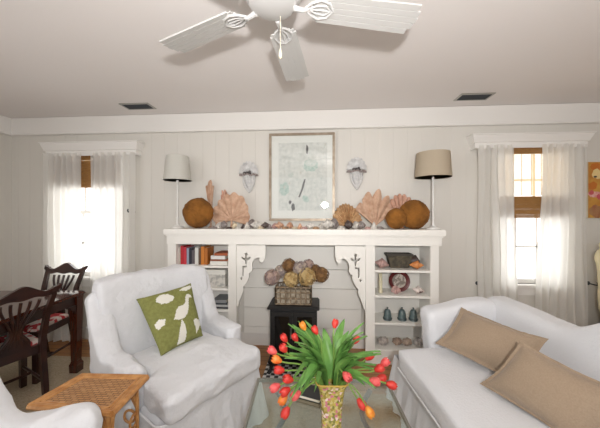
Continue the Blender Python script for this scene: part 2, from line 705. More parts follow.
# frieze board and bead under the ceiling, skirting boards
FZ = 2.29
for nm, bx in (('trim_1', (XL, XR, WALL - 0.03, WALL)), ('trim_2', (XL, XL + 0.03, YB, WALL - 0.03)), ('trim_3', (XR - 0.03, XR, YB, WALL - 0.03))):
    bm = BM()
    box(bm, *bx, FZ, CEIL - 0.004)
    if nm == 'trim_1':
        tube(bm, [(XL + 0.03, WALL - 0.034, FZ + 0.01), (XR - 0.03, WALL - 0.034, FZ + 0.01)], 0.011, 8)
    else:
        xx = XL + 0.034 if nm == 'trim_2' else XR - 0.034
        tube(bm, [(xx, YB, FZ + 0.01), (xx, WALL - 0.03, FZ + 0.01)], 0.011, 8)
    struct(nm, bm, M['trim'], smooth=True)
for nm, bx in (('baseboard_back', (XL, XR, WALL - 0.018, WALL)), ('baseboard_left', (XL, XL + 0.018, YB, WALL - 0.018)), ('baseboard_right', (XR - 0.018, XR, YB, WALL - 0.018))):
    bm = BM(); box(bm, *bx, 0.0, 0.13, 0.002); struct(nm, bm, M['trim'])

# ceiling air vents
for (px, py, lab) in ((138, 106, 'white slotted air vent in the ceiling near the narrower curtained window'), (474, 96.5, 'white slotted air vent in the ceiling near the wider curtained window')):
    p = at_height(px, py, CEIL)
    t = thing('ceiling_vent', lab, 'vent', (p.x, p.y, CEIL), 0, 'ceiling vents')
    bm = BM()
    for (x0, x1, y0, y1) in ((-.15, .15, -.075, -.055), (-.15, .15, .055, .075), (-.15, -.13, -.055, .055), (.13, .15, -.055, .055)):
        box(bm, x0, x1, y0, y1, -0.008, 0, 0.002)
    obj('vent_frame', bm, M['steel'], t)
    bm = BM(); box(bm, -.13, .13, -.055, .055, -0.002, 0); obj('duct_shade_plate', bm, M['dark'], t)  # flat plate, no hole: the duct's shade is put into its colour
    bm = BM()
    for k in range(9):
        y = -.048 + k * .012
        box(bm, -.13, .13, -.001, .001, -.007, .005, mtx=Matrix.Translation((0, y, -0.004)) @ Matrix.Rotation(R(40), 4, 'X'))
    obj('louvre_slats', bm, M['iron'], t)

# ------------------------------------------------------------------ window dressing
CORN = []
for (pl, pr, pt, pb, lab, lab_s) in ((38, 137, 142, 154, 'white moulded wooden cornice above the narrower window behind the dining chairs', 'brown bamboo roman shade glimpsed between nearly closed curtains behind dining table'),
                              (473, 597, 133.5, 145.5, 'white moulded wooden cornice above the window behind the sofa', 'brown bamboo roman shade half lowered in the window behind the sofa')):
    D = 0.13
    a, b = at_y(pl, pt, WALL - D), at_y(pr, pb, WALL - D)
    z0, z1 = b.z, a.z
    bm = BM()
    prof = [(0, z0), (0, z0 + 0.055), (0.012, z0 + 0.06), (0.016, z0 + 0.075), (0.03, z1 - 0.03), (0.034, z1 - 0.012), (0.042, z1 - 0.01), (0.042, z1)]
    pts = []
    for (o, z) in prof:
        o -= 0.042
        pts.append([bm.verts.new(v) for v in ((a.x - o, WALL, z), (a.x - o, WALL - D - o, z), (b.x + o, WALL - D - o, z), (b.x + o, WALL, z))])
    for i in range(len(pts) - 1):
        for k in range(3):
            bm.faces.new((pts[i][k], pts[i][k + 1], pts[i + 1][k + 1], pts[i + 1][k]))
    bm.faces.new(pts[-1])
    bm.faces.new(pts[1])
    o = obj('window_cornice', bm, M['trim'], smooth=False)
    tag(o, lab, 'cornice', 'window cornices')
    CORN.append((a.x, b.x, z0))

for i, (a, b) in enumerate(WINS):
    bot = at_y(527, 218, WALL - 0.02).z if i == 1 else at_y(86, 188, WALL - 0.02).z
    top = WZ1 - 0.005
    t = thing('bamboo_shade', ('brown bamboo roman shade glimpsed in the slit between nearly closed curtains behind dining chairs', 'brown bamboo roman shade half lowered in the window behind the sofa')[i], 'blind', ((a + b) / 2, WALL - 0.03, bot), 0, 'bamboo roman shades')
    L = t.location
    bm = BM()
    z = top
    fold = bot + (0.225 if i == 1 else 0.3)
    while z > fold:
        box(bm, a + .01, b - .01, WALL - 0.026, WALL - 0.023, z - 0.0085, z)
        z -= 0.0105
    for k in range(7):
        x = a + 0.03 + (b - a - 0.06) * k / 6
        box(bm, x - 0.003, x + 0.003, WALL - 0.0285, WALL - 0.026, fold, top)
    obj('thin_slats', bm, M['bamboo_light'], t, world=L, smooth=False)
    bm = BM()
    for k in range(9):
        box(bm, a + .008, b - .008, WALL - 0.034, WALL - 0.028, top - .011 * k - .0105, top - .011 * k, .002)
    obj('shade_valance', bm, M['bamboo'], t, world=L)
    bm = BM()
    nf = int((fold - bot) / 0.012)
    for k in range(nf):
        off = 0.012 * math.sin(k * 1.7) + 0.01
        box(bm, a + .006, b - .006, WALL - 0.045 - off * .4, WALL - 0.026, bot + .012 * k, bot + .012 * k + .0115, .002)
    obj('folded_slats', bm, M['bamboo'], t, world=L)


def curtain(px0, px1, folds, lab, flare0=0.0, flare1=0.0, seed=0, ztop=2.08):
    x0, x1 = at_y(px0, 200, WALL - 0.09).x, at_y(px1, 200, WALL - 0.09).x
    rnd = random.Random(seed)
    ph = [rnd.uniform(0, 6.28) for _ in range(4)]
    bm = BM()
    def f(u, v):
        z = ztop - (ztop - 0.012) * v
        k = sm(v * 1.1)
        xa = x0 - flare0 * k
        xb = x1 + flare1 * k
        w = u + 0.012 * math.sin(4 * PI * u + ph[0])
        x = xa + (xb - xa) * w + 0.006 * math.sin(9 * v + 7 * u)
        A = 0.022 + 0.012 * math.sin(3 * u * PI + ph[1]) * v
        y = WALL - 0.095 + A * math.sin(2 * PI * folds * u + ph[2] + 0.5 * math.sin(2.5 * v + ph[3])) + 0.006 * math.sin(2 * PI * folds * 2.3 * u + ph[1]) * (1 - v)
        return Vector((x, y, z))
    sheet(bm, f, folds * 14, 40)
    o = obj('curtain', bm, M['sheer'], angle=180)
    tag(o, lab, 'curtain', 'white sheer curtain panels')
    return o


c0, c1 = CORN[0][2] + 0.03, CORN[1][2] + 0.03
curtain(45, 82.5, 6, 'white sheer curtain panel hanging by the corner, behind the far dining chair', seed=1, ztop=c0)
curtain(90, 135, 6, 'white sheer curtain panel falling behind the white slipcovered armchair', seed=2, ztop=c0)
curtain(478, 514, 5, 'white curtain panel hanging nearest the beige-shaded lamp, falling straight', 0, 0.05, 3, ztop=c1)
curtain(542, 585, 6, 'white curtain panel beside the bright painting, spreading wider toward its foot', 0.07, 0.02, 4, ztop=c1)

for (px, py, lab) in ((134, 212, 'small dark knob holdback at the outer edge of the curtain behind the armchair'), (477, 283, 'small metal hook holdback beside the straight curtain nearest the bookcase'), (587.5, 283, 'small metal hook holdback under the bright painting')):
    p = at_y(px, py, WALL)
    bm = BM()
    tube(bm, [(p.x, WALL, p.z), (p.x, WALL - 0.09, p.z)], 0.006, 8)
    tube(bm, [(p.x, WALL - 0.09, p.z), (p.x, WALL - .1, p.z + .012), (p.x, WALL - .095, p.z + .03)], .007, 8)
    lathe(bm, [(0.001, 0), (0.018, 0.002), (0.02, 0.006), (0.001, 0.01)], 12, (p.x, WALL, p.z), mtx=Matrix.Rotation(PI / 2, 4, 'X'))
    tag(obj('curtain_holdback', bm, M['iron']), lab, 'curtain holdback', 'curtain holdbacks')


# ------------------------------------------------------------------ mantel and bookcases
def fz(py):
    return EYE + (214 - py) / FPX * FRONT / cs


def fx(px, Y=FRONT):
    return at_y(px, 214, Y).x


ZS0, ZS1, ZF = fz(235.3), fz(229.3), fz(245)
MX0, MX1 = fx(165), fx(444.5)
mant = thing('mantel', 'wide white wooden mantel shelf with scrolled fretwork brackets over horizontal boards', 'mantel', ((MX0 + MX1) / 2, FRONT, 0))
L = mant.location
bm = BM(); box(bm, MX0, MX1, FRONT - 0.035, WALL - 0.001, ZS0, ZS1, 0.006); obj('shelf_board', bm, M['white'], mant, world=L)
bm = BM(); box(bm, fx(167.3), fx(441.5), FRONT - 0.012, FRONT + 0.02, ZF, ZS0, 0.003)
box(bm, fx(167.3) - .01, fx(441.5) + .01, FRONT - 0.02, FRONT - 0.008, ZS0 - .014, ZS0, 0.003)
obj('fascia_board', bm, M['white'], mant, world=L)
# clapboards on the wall between the bookcases
bm = BM()
bx0, bx1 = fx(236.5), fx(365.5)
zl = [at_y(300, y, WALL - 0.03).z for y in (245, 269.5, 288.5, 308.5, 328)] + [0.13]
zl[0] = ZS0 - 0.002
for k in range(5):
    zt, zb = zl[k], zl[k + 1]
    prof = [(0, zb + 0.004), (0.030, zb + 0.005), (0.018, zt - .002), (0, zt - .002)]
    A = [bm.verts.new((bx0, WALL - o - 0.004, z)) for (o, z) in prof]
    B = [bm.verts.new((bx1, WALL - o - 0.004, z)) for (o, z) in prof]
    for i in range(4):
        bm.faces.new((A[i], A[(i + 1) % 4], B[(i + 1) % 4], B[i]))
    bm.faces.new(A); bm.faces.new(B[::-1])
obj('clapboards', bm, M['white'], mant, world=L, smooth=False)


def zq(zx, zy):       # enlarged-view position on the bracket -> plate coordinates
    p = at_y(150 + zx / 4, 220 + zy / 4, FRONT + 0.01)
    return (p.x, p.z)


out = [(347, 101), (462, 101), (462, 140), (457, 160), (448, 172), (440, 166), (441, 155), (430, 150), (418, 156), (410, 168), (407, 185), (409, 200), (403, 210), (396, 214), (396, 228), (390, 245), (379, 262), (373, 268), (374, 280), (368, 298), (358, 322), (352, 345), (347, 345)]
# fleur, stem and drop cut-outs
h1 = [(364, 149), (370, 147), (380, 154), (381, 143), (377, 137), (384, 129), (391, 137), (387, 143), (388, 154), (398, 147), (405, 149), (398, 158), (388, 162), (387, 178), (380, 178), (380, 162), (370, 158)]
h2 = [(380, 182), (387, 182), (387, 190), (375, 190), (374, 224), (369, 224), (369, 184), (380, 184)]
h3 = [(365, 226), (370, 234), (365, 241), (360, 234)]
cxm = (fx(236) + fx(366)) / 2
for side in (0, 1):
    def tr(P):
        q = [zq(*p) for p in P]
        return [(2 * cxm - x, z) if side else (x, z) for (x, z) in q]
    b2 = holed_plate(tr(out), [tr(h1), tr(h2), tr(h3)], 0.03)
    for v in b2.verts:
        v.co.y += FRONT + 0.025
    br = obj('bracket', b2, M['white'], mant, world=L, smooth=False)
    bm = BM()
    x, z = tr([(447, 160)])[0]
    tube(bm, [(x, FRONT + .002, z), (x, FRONT + .048, z)], .022, 14)
    obj('scroll_boss', bm, M['white'], br, world=L)

SHZ_R = [fz(269.0), fz(294), fz(320.8), fz(347)]
SHZ_L = [fz(267.0), fz(290.2), fz(312), fz(347)]


def bookcase(name, pxs, shz, lab, vis):
    a0, a1, b0, b1 = [fx(p) for p in pxs]
    t = thing(name, lab, 'bookcase', ((a0 + b1) / 2, FRONT, 0), 0, 'built-in bookcases')
    L = t.location
    for (x0, x1) in ((a0, a1), (b0, b1)):
        bm = BM(); box(bm, x0, x1, FRONT, FRONT + 0.03, 0, ZF + 0.01, 0.003); obj('face_post', bm, M['white'], t, world=L)
    for x in (a1 - 0.022, b0):
        bm = BM(); box(bm, x, x + 0.022, FRONT + 0.03, WALL - 0.002, 0.0, ZS0 - .003); obj('side_panel', bm, M['white'], t, world=L)
    bm = BM(); box(bm, a1, b0, WALL - 0.022, WALL - 0.004, 0.05, ZS0 - .003); obj('back_panel', bm, M['white'], t, world=L)
    bm = BM(); box(bm, a1, b0, FRONT, FRONT + 0.025, 0, shz[3] - 0.004, 0.002); obj('plinth', bm, M['white'], t, world=L)
    for z in shz:
        bm = BM(); box(bm, a1, b0, FRONT + 0.004, WALL - 0.022, z - 0.022, z, 0.002); obj('shelf', bm, M['white'], t, world=L)
    return t


bookcase('bookcase', (167.5, 176, 228, 236.3), SHZ_L, 'white built-in bookcase holding books, behind the slipcovered armchair', 0)
bookcase('bookcase', (365.7, 375, 430.5, 439), SHZ_R, 'white built-in bookcase holding shells and a round plate, beside the sofa', 0)


# books
def book(x0, x1, zbase, h, d, col, lab, lean=0.0, group=None, y0=None):
    """an upright book; x0..x1 thickness"""
    y0 = FRONT + 0.05 if y0 is None else y0
    t = thing('book', lab, 'book', ((x0 + x1) / 2, y0, zbase + 0.0005), 0, group)
    w = x1 - x0
    c = mat('book_cloth', col, 0.55)
    bm = BM()
    box(bm, -w / 2, -w / 2 + .0025, 0, d, 0, h, .0008)
    box(bm, w / 2 - .0025, w / 2, 0, d, 0, h, .0008)
    box(bm, -w / 2, w / 2, 0, .003, 0, h, .001)
    obj('cover', bm, c, t)
    bm = BM(); box(bm, -w / 2 + .0025, w / 2 - .0025, .003, d - .004, .003, h - .003); obj('pages', bm, M['pages'], t)
    return t


def flat_book(x0, x1, z0, z1, d, col, lab, group=None):
    y0 = FRONT + 0.03
    t = thing('book', lab, 'book', ((x0 + x1) / 2, y0, z0), 0, group)
    w, h = x1 - x0, z1 - z0
    c = mat('book_cloth', col, 0.55)
    bm = BM()
    box(bm, -w / 2, w / 2, 0, d, 0, .003, .0008)
    box(bm, -w / 2, w / 2, 0, d, h - .003, h, .0008)
    box(bm, -w / 2, w / 2, 0, .003, 0, h, .001)
    obj('cover', bm, c, t)
    bm = BM(); box(bm, -w / 2 + .003, w / 2 - .003, .003, d - .004, .003, h - .003); obj('pages', bm, M['pages'], t)
    return t


M['pages'] = mat('paper_pages', (226, 218, 200), 0.9)
BY = FRONT + 0.05
bz = SHZ_L[0]
g = 'upright books on the top shelf'
for (p0, p1, ptop, col, lab) in (
        (178.2, 180.4, 247.5, (206, 196, 184), 'thin pale book at the post end of the top shelf row'),
        (180.5, 183.6, 246, (186, 40, 48), 'taller red book next to the thin pale one on the top shelf'),
        (183.7, 186.4, 247.2, (200, 52, 66), 'second red book from the post on the top shelf'),
        (186.6, 188.9, 248, (150, 158, 176), 'slim grey-blue book beside the red books'),
        (189, 191.6, 248.6, (42, 42, 54), 'slim black book between grey-blue and white books'),
        (191.8, 194.6, 250, (96, 88, 92), 'dark grey book beside the slim black book'),
        (194.8, 198.3, 247.5, (220, 218, 212), 'white book standing between dark grey and brown books'),
        (198.5, 200.7, 248.5, (104, 78, 58), 'thin brown book beside the orange books'),
        (200.9, 204.3, 246.6, (198, 120, 42), 'orange-tan book standing next to the thin brown one'),
        (204.5, 207.6, 247.6, (176, 104, 36), 'ochre book at the end of the upright row, beside the lying stack')):
    a, b = at_y(p0, 214, BY).x, at_y(p1, 214, BY).x
    h = at_y(190, ptop, BY).z - bz
    book(a, b, bz, h, 0.16, col, lab, group=g)
g = 'books lying in stacks in the bookcase'
zz = bz + 0.0005
for (p0, p1, hh, col, lab) in ((208.7, 226.2, .040, (222, 220, 212), 'thick white book lying lowest in the top shelf stack'),
                               (209, 227, .016, (148, 82, 52), 'thin brown book lying second from the bottom in the top shelf stack'),
                               (209.5, 224, .036, (226, 224, 220), 'thick white book lying third in the top shelf stack'),
                               (213, 226.5, .026, (164, 84, 48), 'rust brown book lying uppermost in the top shelf stack')):
    flat_book(fx(p0), fx(p1), zz, zz + hh, 0.2, col, lab, g)
    zz += hh + .0005
# pale woven box on the second shelf
a, b = fx(204, FRONT + .06), fx(225, FRONT + .06)
z0 = SHZ_L[1]
t = thing('storage_box', 'pale grey patterned lidded box on the second bookcase shelf behind the armchair', 'box', ((a + b) / 2, FRONT + .06, z0 + .0005))
w = (b - a) / 2
h = fz(272.5) - z0
M['palebox'] = mat('pale_printed_paper', (206, 202, 194), 0.7, (166, 164, 158), 26, contrast=(.45, .6))
bm = BM(); box(bm, -w, w, 0, .17, 0, h * .72, .003); obj('box_body', bm, M['palebox'], t)
bm = BM(); box(bm, -w - .003, w + .003, -.003, .173, h * .72, h, .003); obj('lid', bm, M['shade_white'], t)
zz = SHZ_L[2] + .0005
for (p0, p1, hh, col, lab) in ((205, 227, .018, (70, 70, 74), 'dark magazine lying lowest on the third bookcase shelf'),
                               (206, 227, .022, (190, 190, 188), 'pale grey book lying second on the third bookcase shelf'),
                               (207, 226, .014, (66, 70, 76), 'charcoal magazine lying third in the third shelf stack'),
                               (211, 225, .030, (142, 144, 146), 'mid grey book lying uppermost on the third bookcase shelf')):
    flat_book(fx(p0), fx(p1), zz, zz + hh, 0.2, col, lab, g)
    zz += hh + .0005


# ------------------------------------------------------------------ shells
def scallop(bm, w, h, dep, mtx, ribs=11, mi=0):
    """fan shell lying in x-z: hinge at the base"""
    def f(s):
        def gfun(u, v):
            a = R(-78 + 156 * u)
            r = v * (1 + 0.035 * math.cos(ribs * 2 * PI * u) * v)
            e = 0.82 + 0.18 * math.cos(a)
            p = Vector((w / 2 * r * math.sin(a) * 1.02, s * dep * (math.sin(PI * min(1, v * .95 + .05)) ** .7) * math.cos(a * .9) * (1 + .12 * math.cos(ribs * 2 * PI * u)), h * r * math.cos(a) * e))
            return mtx @ p
        return gfun
    sheet(bm, f(-1), ribs * 4, 8, mi)
    sheet(bm, f(0.35), ribs * 4, 8, mi)
    # ears at the hinge
    prism(bm, [(-w * .2, -h * .04), (w * .2, -h * .04), (w * .16, h * .1), (-w * .16, h * .1)], dep * .3, mtx, mi)


def conch(bm, l, r, mtx, mi=0):
    n, st = 20, 30
    def f(u, v):
        a = 2 * PI * u
        x = -l / 2 + l * v
        if v < .42:
            q = r * (v / .42) ** .85 * (1 + .12 * math.sin(v * 52))
        else:
            q = r * (1 - ((v - .42) / .58) ** 1.5) * 1.0 + .0015
        q *= 1 + .16 * max(0, math.cos(a * 1.0 - 1.0)) * (1 if .3 < v < .9 else 0) + (.10 * math.cos(6 * a + 10 * v) if .33 < v < .5 else 0)
        return mtx @ Vector((x, q * math.cos(a), q * math.sin(a)))
    sheet(bm, f, n, st, mi, wrap=True)


def cockle(bm, r, mtx, mi=0):
    lathe(bm, [(r * 1.0, 0), (r * 1.03, r * .1), (r * .93, r * .35), (r * .7, r * .58), (r * .38, r * .72), (.0005, r * .76)], 24, mi=mi, mtx=mtx, mod=lambda a, z: 1 + .05 * math.cos(12 * a))


def top_shell(bm, r, h, mtx, mi=0):
    prof = []
    for k in range(25):
        v = k / 24
        prof.append((max(.0006, r * (1 - v) ** .8 * (1 + .09 * math.sin(v * 30))), h * v))
    lathe(bm, prof, 16, mi=mi, mtx=mtx)


SHC = {'white': (226, 220, 212), 'grey': (150, 140, 136), 'dark': (84, 70, 66), 'peach': (214, 168, 138), 'tan': (186, 150, 116), 'pink': (206, 168, 160), 'cream': (226, 210, 182)}
SHM = {k: mat(k + '_shell', v, 0.4, tuple(int(c * .8) for c in v), 40, 0.3, 60) for k, v in SHC.items()}
row = [(214, 'grey', 'k', .026), (219, 'white', 's', .032), (224, 'grey', 'c', .036), (229.5, 'dark', 'k', .022), (234, 'cream', 's', .028), (238.5, 'white', 'k', .026), (243, 'dark', 't', .022), (247, 'white', 't', .030),
       (251.5, 'grey', 's', .042), (256.5, 'white', 'c', .040), (261, 'cream', 'k', .026), (265.5, 'dark', 'c', .032), (270, 'grey', 't', .022), (274.5, 'pink', 's', .028), (279.5, 'peach', 'c', .034), (285, 'tan', 'k', .026),
       (290, 'peach', 's', .030), (295, 'cream', 'k', .024), (300, 'peach', 't', .026), (304.5, 'pink', 'k', .026), (310, 'white', 'c', .030), (316, 'tan', 'k', .026), (321.5, 'white', 's', .030), (328, 'white', 'c', .046),
       (335, 'grey', 's', .046), (341.5, 'white', 'k', .034), (349, 'dark', 'c', .040), (356, 'white', 's', .034), (362, 'grey', 'c', .036), (368, 'pink', 'k', .026), (374, 'white', 't', .032), (380, 'grey', 'k', .03)]
kinds = {'k': 'cockle shell', 's': 'scallop shell', 'c': 'conch shell', 't': 'turban shell'}
WORD = ['first', 'second', 'third', 'fourth', 'fifth', 'sixth', 'seventh', 'eighth', 'ninth', 'tenth', 'eleventh', 'twelfth', 'thirteenth', 'fourteenth', 'fifteenth', 'sixteenth', 'seventeenth', 'eighteenth', 'nineteenth', 'twentieth']
cnt = len(row)
rnd = random.Random(3)
SY = FRONT + 0.055
for i, (px, col, kd, r) in enumerate(row):
    r *= 1.25
    x = at_y(px, 214, SY).x
    y = SY + rnd.uniform(-.012, .012)
    bm = BM()
    T = Matrix.Translation((x, y, ZS1))
    rz = Matrix.Rotation(rnd.uniform(-.7, .7), 4, 'Z')
    if kd == 'k':
        cockle(bm, r, T @ rz)
    elif kd == 's':
        scallop(bm, r * 2, r * 1.9, r * .45, T @ Matrix.Translation((0, 0, .004)) @ Matrix.Rotation(R(-38), 4, 'X') @ rz)
    elif kd == 'c':
        conch(bm, r * 2.4, r * .72, T @ Matrix.Translation((0, 0, r * .74)) @ rz)
    else:
        top_shell(bm, r, r * 1.8, T @ rz)
    o = obj(kinds[kd].replace(' ', '_'), bm, SHM[col], angle=60)
    lowz = min(v.co.z for v in o.data.vertices)
    o.data.transform(Matrix.Translation((0, 0, ZS1 + .0005 - lowz)))
    if i < 16:
        where = '%s in the mantel shell row counted from the white-shaded lamp' % WORD[i]
    else:
        where = '%s in the mantel shell row counted from the beige-shaded lamp' % WORD[cnt - 1 - i]
    tag(o, 'small %s %s, %s' % (col, kinds[kd], where), 'shell', 'shells along the mantel')

# big sponges
for (px, py, r, sq, lab) in ((198, 212.5, 15.5, .62, 'large round brown sea sponge on the mantel beside the white-shaded lamp'),
                             (396.5, 217.3, 10.2, .7, 'smaller brown sea sponge on the mantel in front of the pink sea fan'),
                             (414, 214, 14.2, .66, 'larger round brown sea sponge on the mantel beside the beige-shaded lamp')):
    Y = FRONT + 0.115 if r > 12 else FRONT + .085
    p = at_y(px, py, Y)
    rr = r * Y / FPX
    bm = BM()
    b2 = bmesh.new()
    bmesh.ops.create_icosphere(b2, subdivisions=5, radius=1.0)
    for v in b2.verts:
        d = v.co.normalized()
        k = 1 + .05 * noise.noise(d * 2.2 + Vector((px, 0, 0))) + .03 * noise.noise(d * 7) + .02 * noise.noise(d * 22)
        v.co = Vector((d.x * rr, d.y * rr * sq, d.z * rr)) * k
    join(bm, b2, 0, Matrix.Translation((p.x, p.y, ZS1 + rr * .985)))
    o = obj('sea_sponge', bm, M['sponge'], angle=180)
    lowz = min(v.co.z for v in o.data.vertices)
    o.data.transform(Matrix.Translation((0, 0, ZS1 + .0005 - lowz)))
    tag(o, lab, 'sea sponge', 'brown sponges on the mantel')


# sea fans
def sea_fan(outline_f, base, w, h, m, lab, Y, tilt=0.0, arc=(-80, 80), lobes=9, seed=0):
    """fan of radiating lobes standing on the mantel; base = point"""
    bm = BM()
    rnd = random.Random(seed)
    ph = rnd.uniform(0, 6)
    def f(u, v):
        a = R(arc[0] + (arc[1] - arc[0]) * u)
        r = outline_f(u) * (1 + .04 * math.cos(lobes * 2 * PI * u + ph) * v)
        x = w * r * v * math.sin(a)
        z = h * r * v * math.cos(a)
        y = .012 * math.sin(lobes * 2 * PI * u) * v + .02 * math.sin(2.2 * u * PI + ph) * v + tilt * v
        return Vector((base[0] + x, Y + y, base[2] + z))
    slab(bm, f, 72, 14, .006)
    foot = Vector((base[0], Y, ZS1))
    lathe(bm, [(.03, 0), (.03, .008), (.012, .016), (.010, max(.02, base[2] - ZS1 + .02))], 12, foot)
    o = obj('sea_fan', bm, m, angle=60)
    return tag(o, lab, 'sea fan', 'dried sea fans on the mantel')


def mpt(px, py, Y):
    return at_y(px, py, Y)


Yf = FRONT + .20
sea_fan(lambda u: .8 + .2 * math.sin(PI * u) + .05 * math.sin(13 * u), mpt(232.5, 220, Yf), .225, .27, M['fan_coral'], 'broad peach sea fan on the mantel between a brown sponge and the picture', Yf - .03, arc=(-105, 105), seed=1)
sea_fan(lambda u: .86 + .14 * math.sin(PI * u), mpt(211, 222, Yf + .04), .21, .44, M['fan_coral'], 'tall narrow peach sea fan rising behind the large sponge', Yf + .035, arc=(-16, 10), lobes=3, seed=2)
sea_fan(lambda u: .86 + .14 * math.sin(PI * u), mpt(222, 222, Yf + .07), .22, .34, M['fan_coral_pink'], 'short narrow pink sea fan showing behind the broad peach one', Yf + .07, arc=(-6, 22), lobes=3, seed=3)
sea_fan(lambda u: .74 + .26 * abs(math.sin(PI * (u * 4.0 + .35))) ** .5, mpt(375, 226, Yf), .225, .36, M['fan_coral'], 'many-lobed peach sea fan standing tallest between scallop and pink fan', Yf, arc=(-62, 66), lobes=5, seed=4)
sea_fan(lambda u: .84 + .16 * math.sin(PI * u), mpt(402, 226, Yf + .04), .24, .32, M['fan_coral_pink'], 'pink sea fan standing behind the two brown sponges', Yf + .05, arc=(-46, 40), lobes=7, seed=5)
# the large ribbed scallop beside the picture
bm = BM()
p = at_y(348, 228, FRONT + .14)
scallop(bm, .30, .235, .06, Matrix.Translation((p.x, p.y, ZS1 + .01)) @ Matrix.Rotation(R(-14), 4, 'X') @ Matrix.Rotation(R(-8), 4, 'Y'), 13)
o = obj('scallop_shell', bm, mat('tan_ribbed_shell', (196, 158, 116), 0.6, (168, 126, 86), 30, .5, 70), angle=60)
o.data.transform(Matrix.Translation((0, 0, ZS1 + .0005 - min(v.co.z for v in o.data.vertices))))
tag(o, 'large ribbed tan scallop shell leaning up on the mantel beside the picture', 'shell')


# ------------------------------------------------------------------ lamps
def lamp(px, pb, Y, sh, base_r, m_shade, lab, cord_side=None):
    p = at_y(px, pb, Y)
    t = thing('table_lamp', lab, 'lamp', (p.x, Y, ZS1 + .0005), 0, 'lamps on the mantel')
    s = Y / FPX / cs
    zb, zt, rb, rt = sh
    zb = at_y(px, zb, Y).z - ZS1
    zt = at_y(px, zt, Y).z - ZS1
    rb, rt = rb * s, rt * s
    bm = BM()
    lathe(bm, [(base_r, 0), (base_r, .008), (base_r * .9, .014), (base_r * .55, .022), (.02, .034)], 28)
    obj('base', bm, M['lampwhite'], t)
    bm = BM()
    lathe(bm, [(.014, .03), (.010, .05), (.010, .1), (.013, .105), (.013, .112), (.009, .118), (.0085, zb - .02), (.012, zb - .015), (.012, zb + .02)], 16)
    obj('stem', bm, M['lampwhite'], t)
    bm = BM()
    lathe(bm, [(rb, zb), (rt, zt), (rt - .003, zt - .001), (rb - .003, zb + .001), (rb, zb)], 40)
    tube(bm, [(-rt + .002, 0, zt - .006), (rt - .002, 0, zt - .006)], .0015, 5)
    obj('lamp_shade', bm, m_shade, t)
    bm = BM(); lathe(bm, [(.012, zb + .02), (.028, zb + .05), (.03, zb + .075), (.018, zb + .10), (.001, zb + .108)], 16)
    obj('bulb', bm, M['lampwhite'], t)
    if cord_side:
        bm = BM()
        x1 = MX1 + .008 - p.x
        pts = [(.03, .02, .004), (.08, .05, .004), (x1 - .03, .08, .004), (x1, .085, -.02), (x1 + .01, .09, -.2), (x1 + .03, .1, -.42), (x1 + .02, .1, -.7), (x1 + .03, .12, -ZS1 + .02)]
        tube(bm, pts, .0032, 6)
        obj('cord', bm, M['shade_white'], t)
    return t


lamp(177.5, 228, FRONT + .14, (180.5, 156.5, 13.6, 10.6), .062, M['shade_ivory'], 'slim white table lamp with a white tapered shade on the mantel', None)
lamp(433, 227.5, FRONT + .12, (177.3, 153, 16.4, 14.9), .062, M['shade_tan'], 'slim white table lamp with a beige drum shade on the mantel', True)

# ------------------------------------------------------------------ picture over the mantel
YP = WALL - .035
a, b = at_y(269, 133.5, YP - .01), at_y(335, 221, YP - .01)
x0, x1, z0, z1 = a.x, b.x, b.z, a.z
pic = thing('framed_picture', 'thin silver-brown framed sea-life print under glass above the mantel', 'picture', ((x0 + x1) / 2, YP, z0))
L = pic.location
fw = .026
bm = BM()
for (xa, xb, za, zb) in ((x0, x1, z1 - fw, z1), (x0, x1, z0, z0 + fw), (x0, x0 + fw, z0 + fw, z1 - fw), (x1 - fw, x1, z0 + fw, z1 - fw)):
    box(bm, xa, xb, YP - .014, YP + .012, za, zb, .004)
obj('frame', bm, mat('tarnished_silver_leaf', (168, 154, 136), 0.4, (142, 126, 108), 20, metal=.35), pic, world=L)
bm = BM(); box(bm, x0 + fw, x1 - fw, YP, YP + .008, z0 + fw, z1 - fw); obj('mat_board', bm, mat('ivory_mat_board', (226, 228, 222), 0.8), pic, world=L)
bm = BM()
px0, px1, pz0, pz1 = x0 + .10, x1 - .08, z0 + .11, z1 - .10
def sheetpoly(bm, P, y, mi):
    bm.faces.new([bm.verts.new((p[0], y, p[1])) for p in P]).material_index = mi
def blob(cx, cz, rx, rz, n=18, wob=.15, seed=0):
    rn = random.Random(seed)
    w = [rn.uniform(1 - wob, 1 + wob) for _ in range(n)]
    return [(cx + rx * w[k] * math.cos(2 * PI * k / n), cz + rz * w[k] * math.sin(2 * PI * k / n)) for k in range(n)]
box(bm, px0, px1, YP - .001, YP + .002, pz0, pz1)
W_, H_ = px1 - px0, pz1 - pz0
def pu(u, v):
    return (px0 + u * W_, pz0 + v * H_)
def add_blob(u, v, ru, rv, mi, seed, wob=.2):
    c = pu(u, v)
    sheetpoly(bm, blob(c[0], c[1], ru * W_, rv * H_, 18, wob, seed), YP - .0015 - .00002 * seed, mi)
add_blob(.66, .66, .15, .09, 1, 1, .12); add_blob(.66, .70, .11, .05, 2, 2)
add_blob(.12, .32, .10, .10, 1, 3); add_blob(.56, .17, .07, .05, 1, 4); add_blob(.26, .52, .05, .04, 2, 5)
add_blob(.59, .90, .022, .07, 3, 6); add_blob(.30, .05, .04, .06, 3, 7); add_blob(.24, .12, .03, .03, 3, 8)
st = [pu(.53, .46), pu(.56, .46), pu(.53, .36), pu(.50, .30), pu(.44, .19), pu(.41, .20), pu(.47, .31), pu(.49, .37)]
sheetpoly(bm, st, YP - .002, 3)
rnp = random.Random(11)
for k in range(26):
    add_blob(rnp.uniform(.04, .96), rnp.uniform(.03, .97), rnp.uniform(.006, .016), rnp.uniform(.008, .03), 2 if k % 3 else 4, 20 + k, .3)
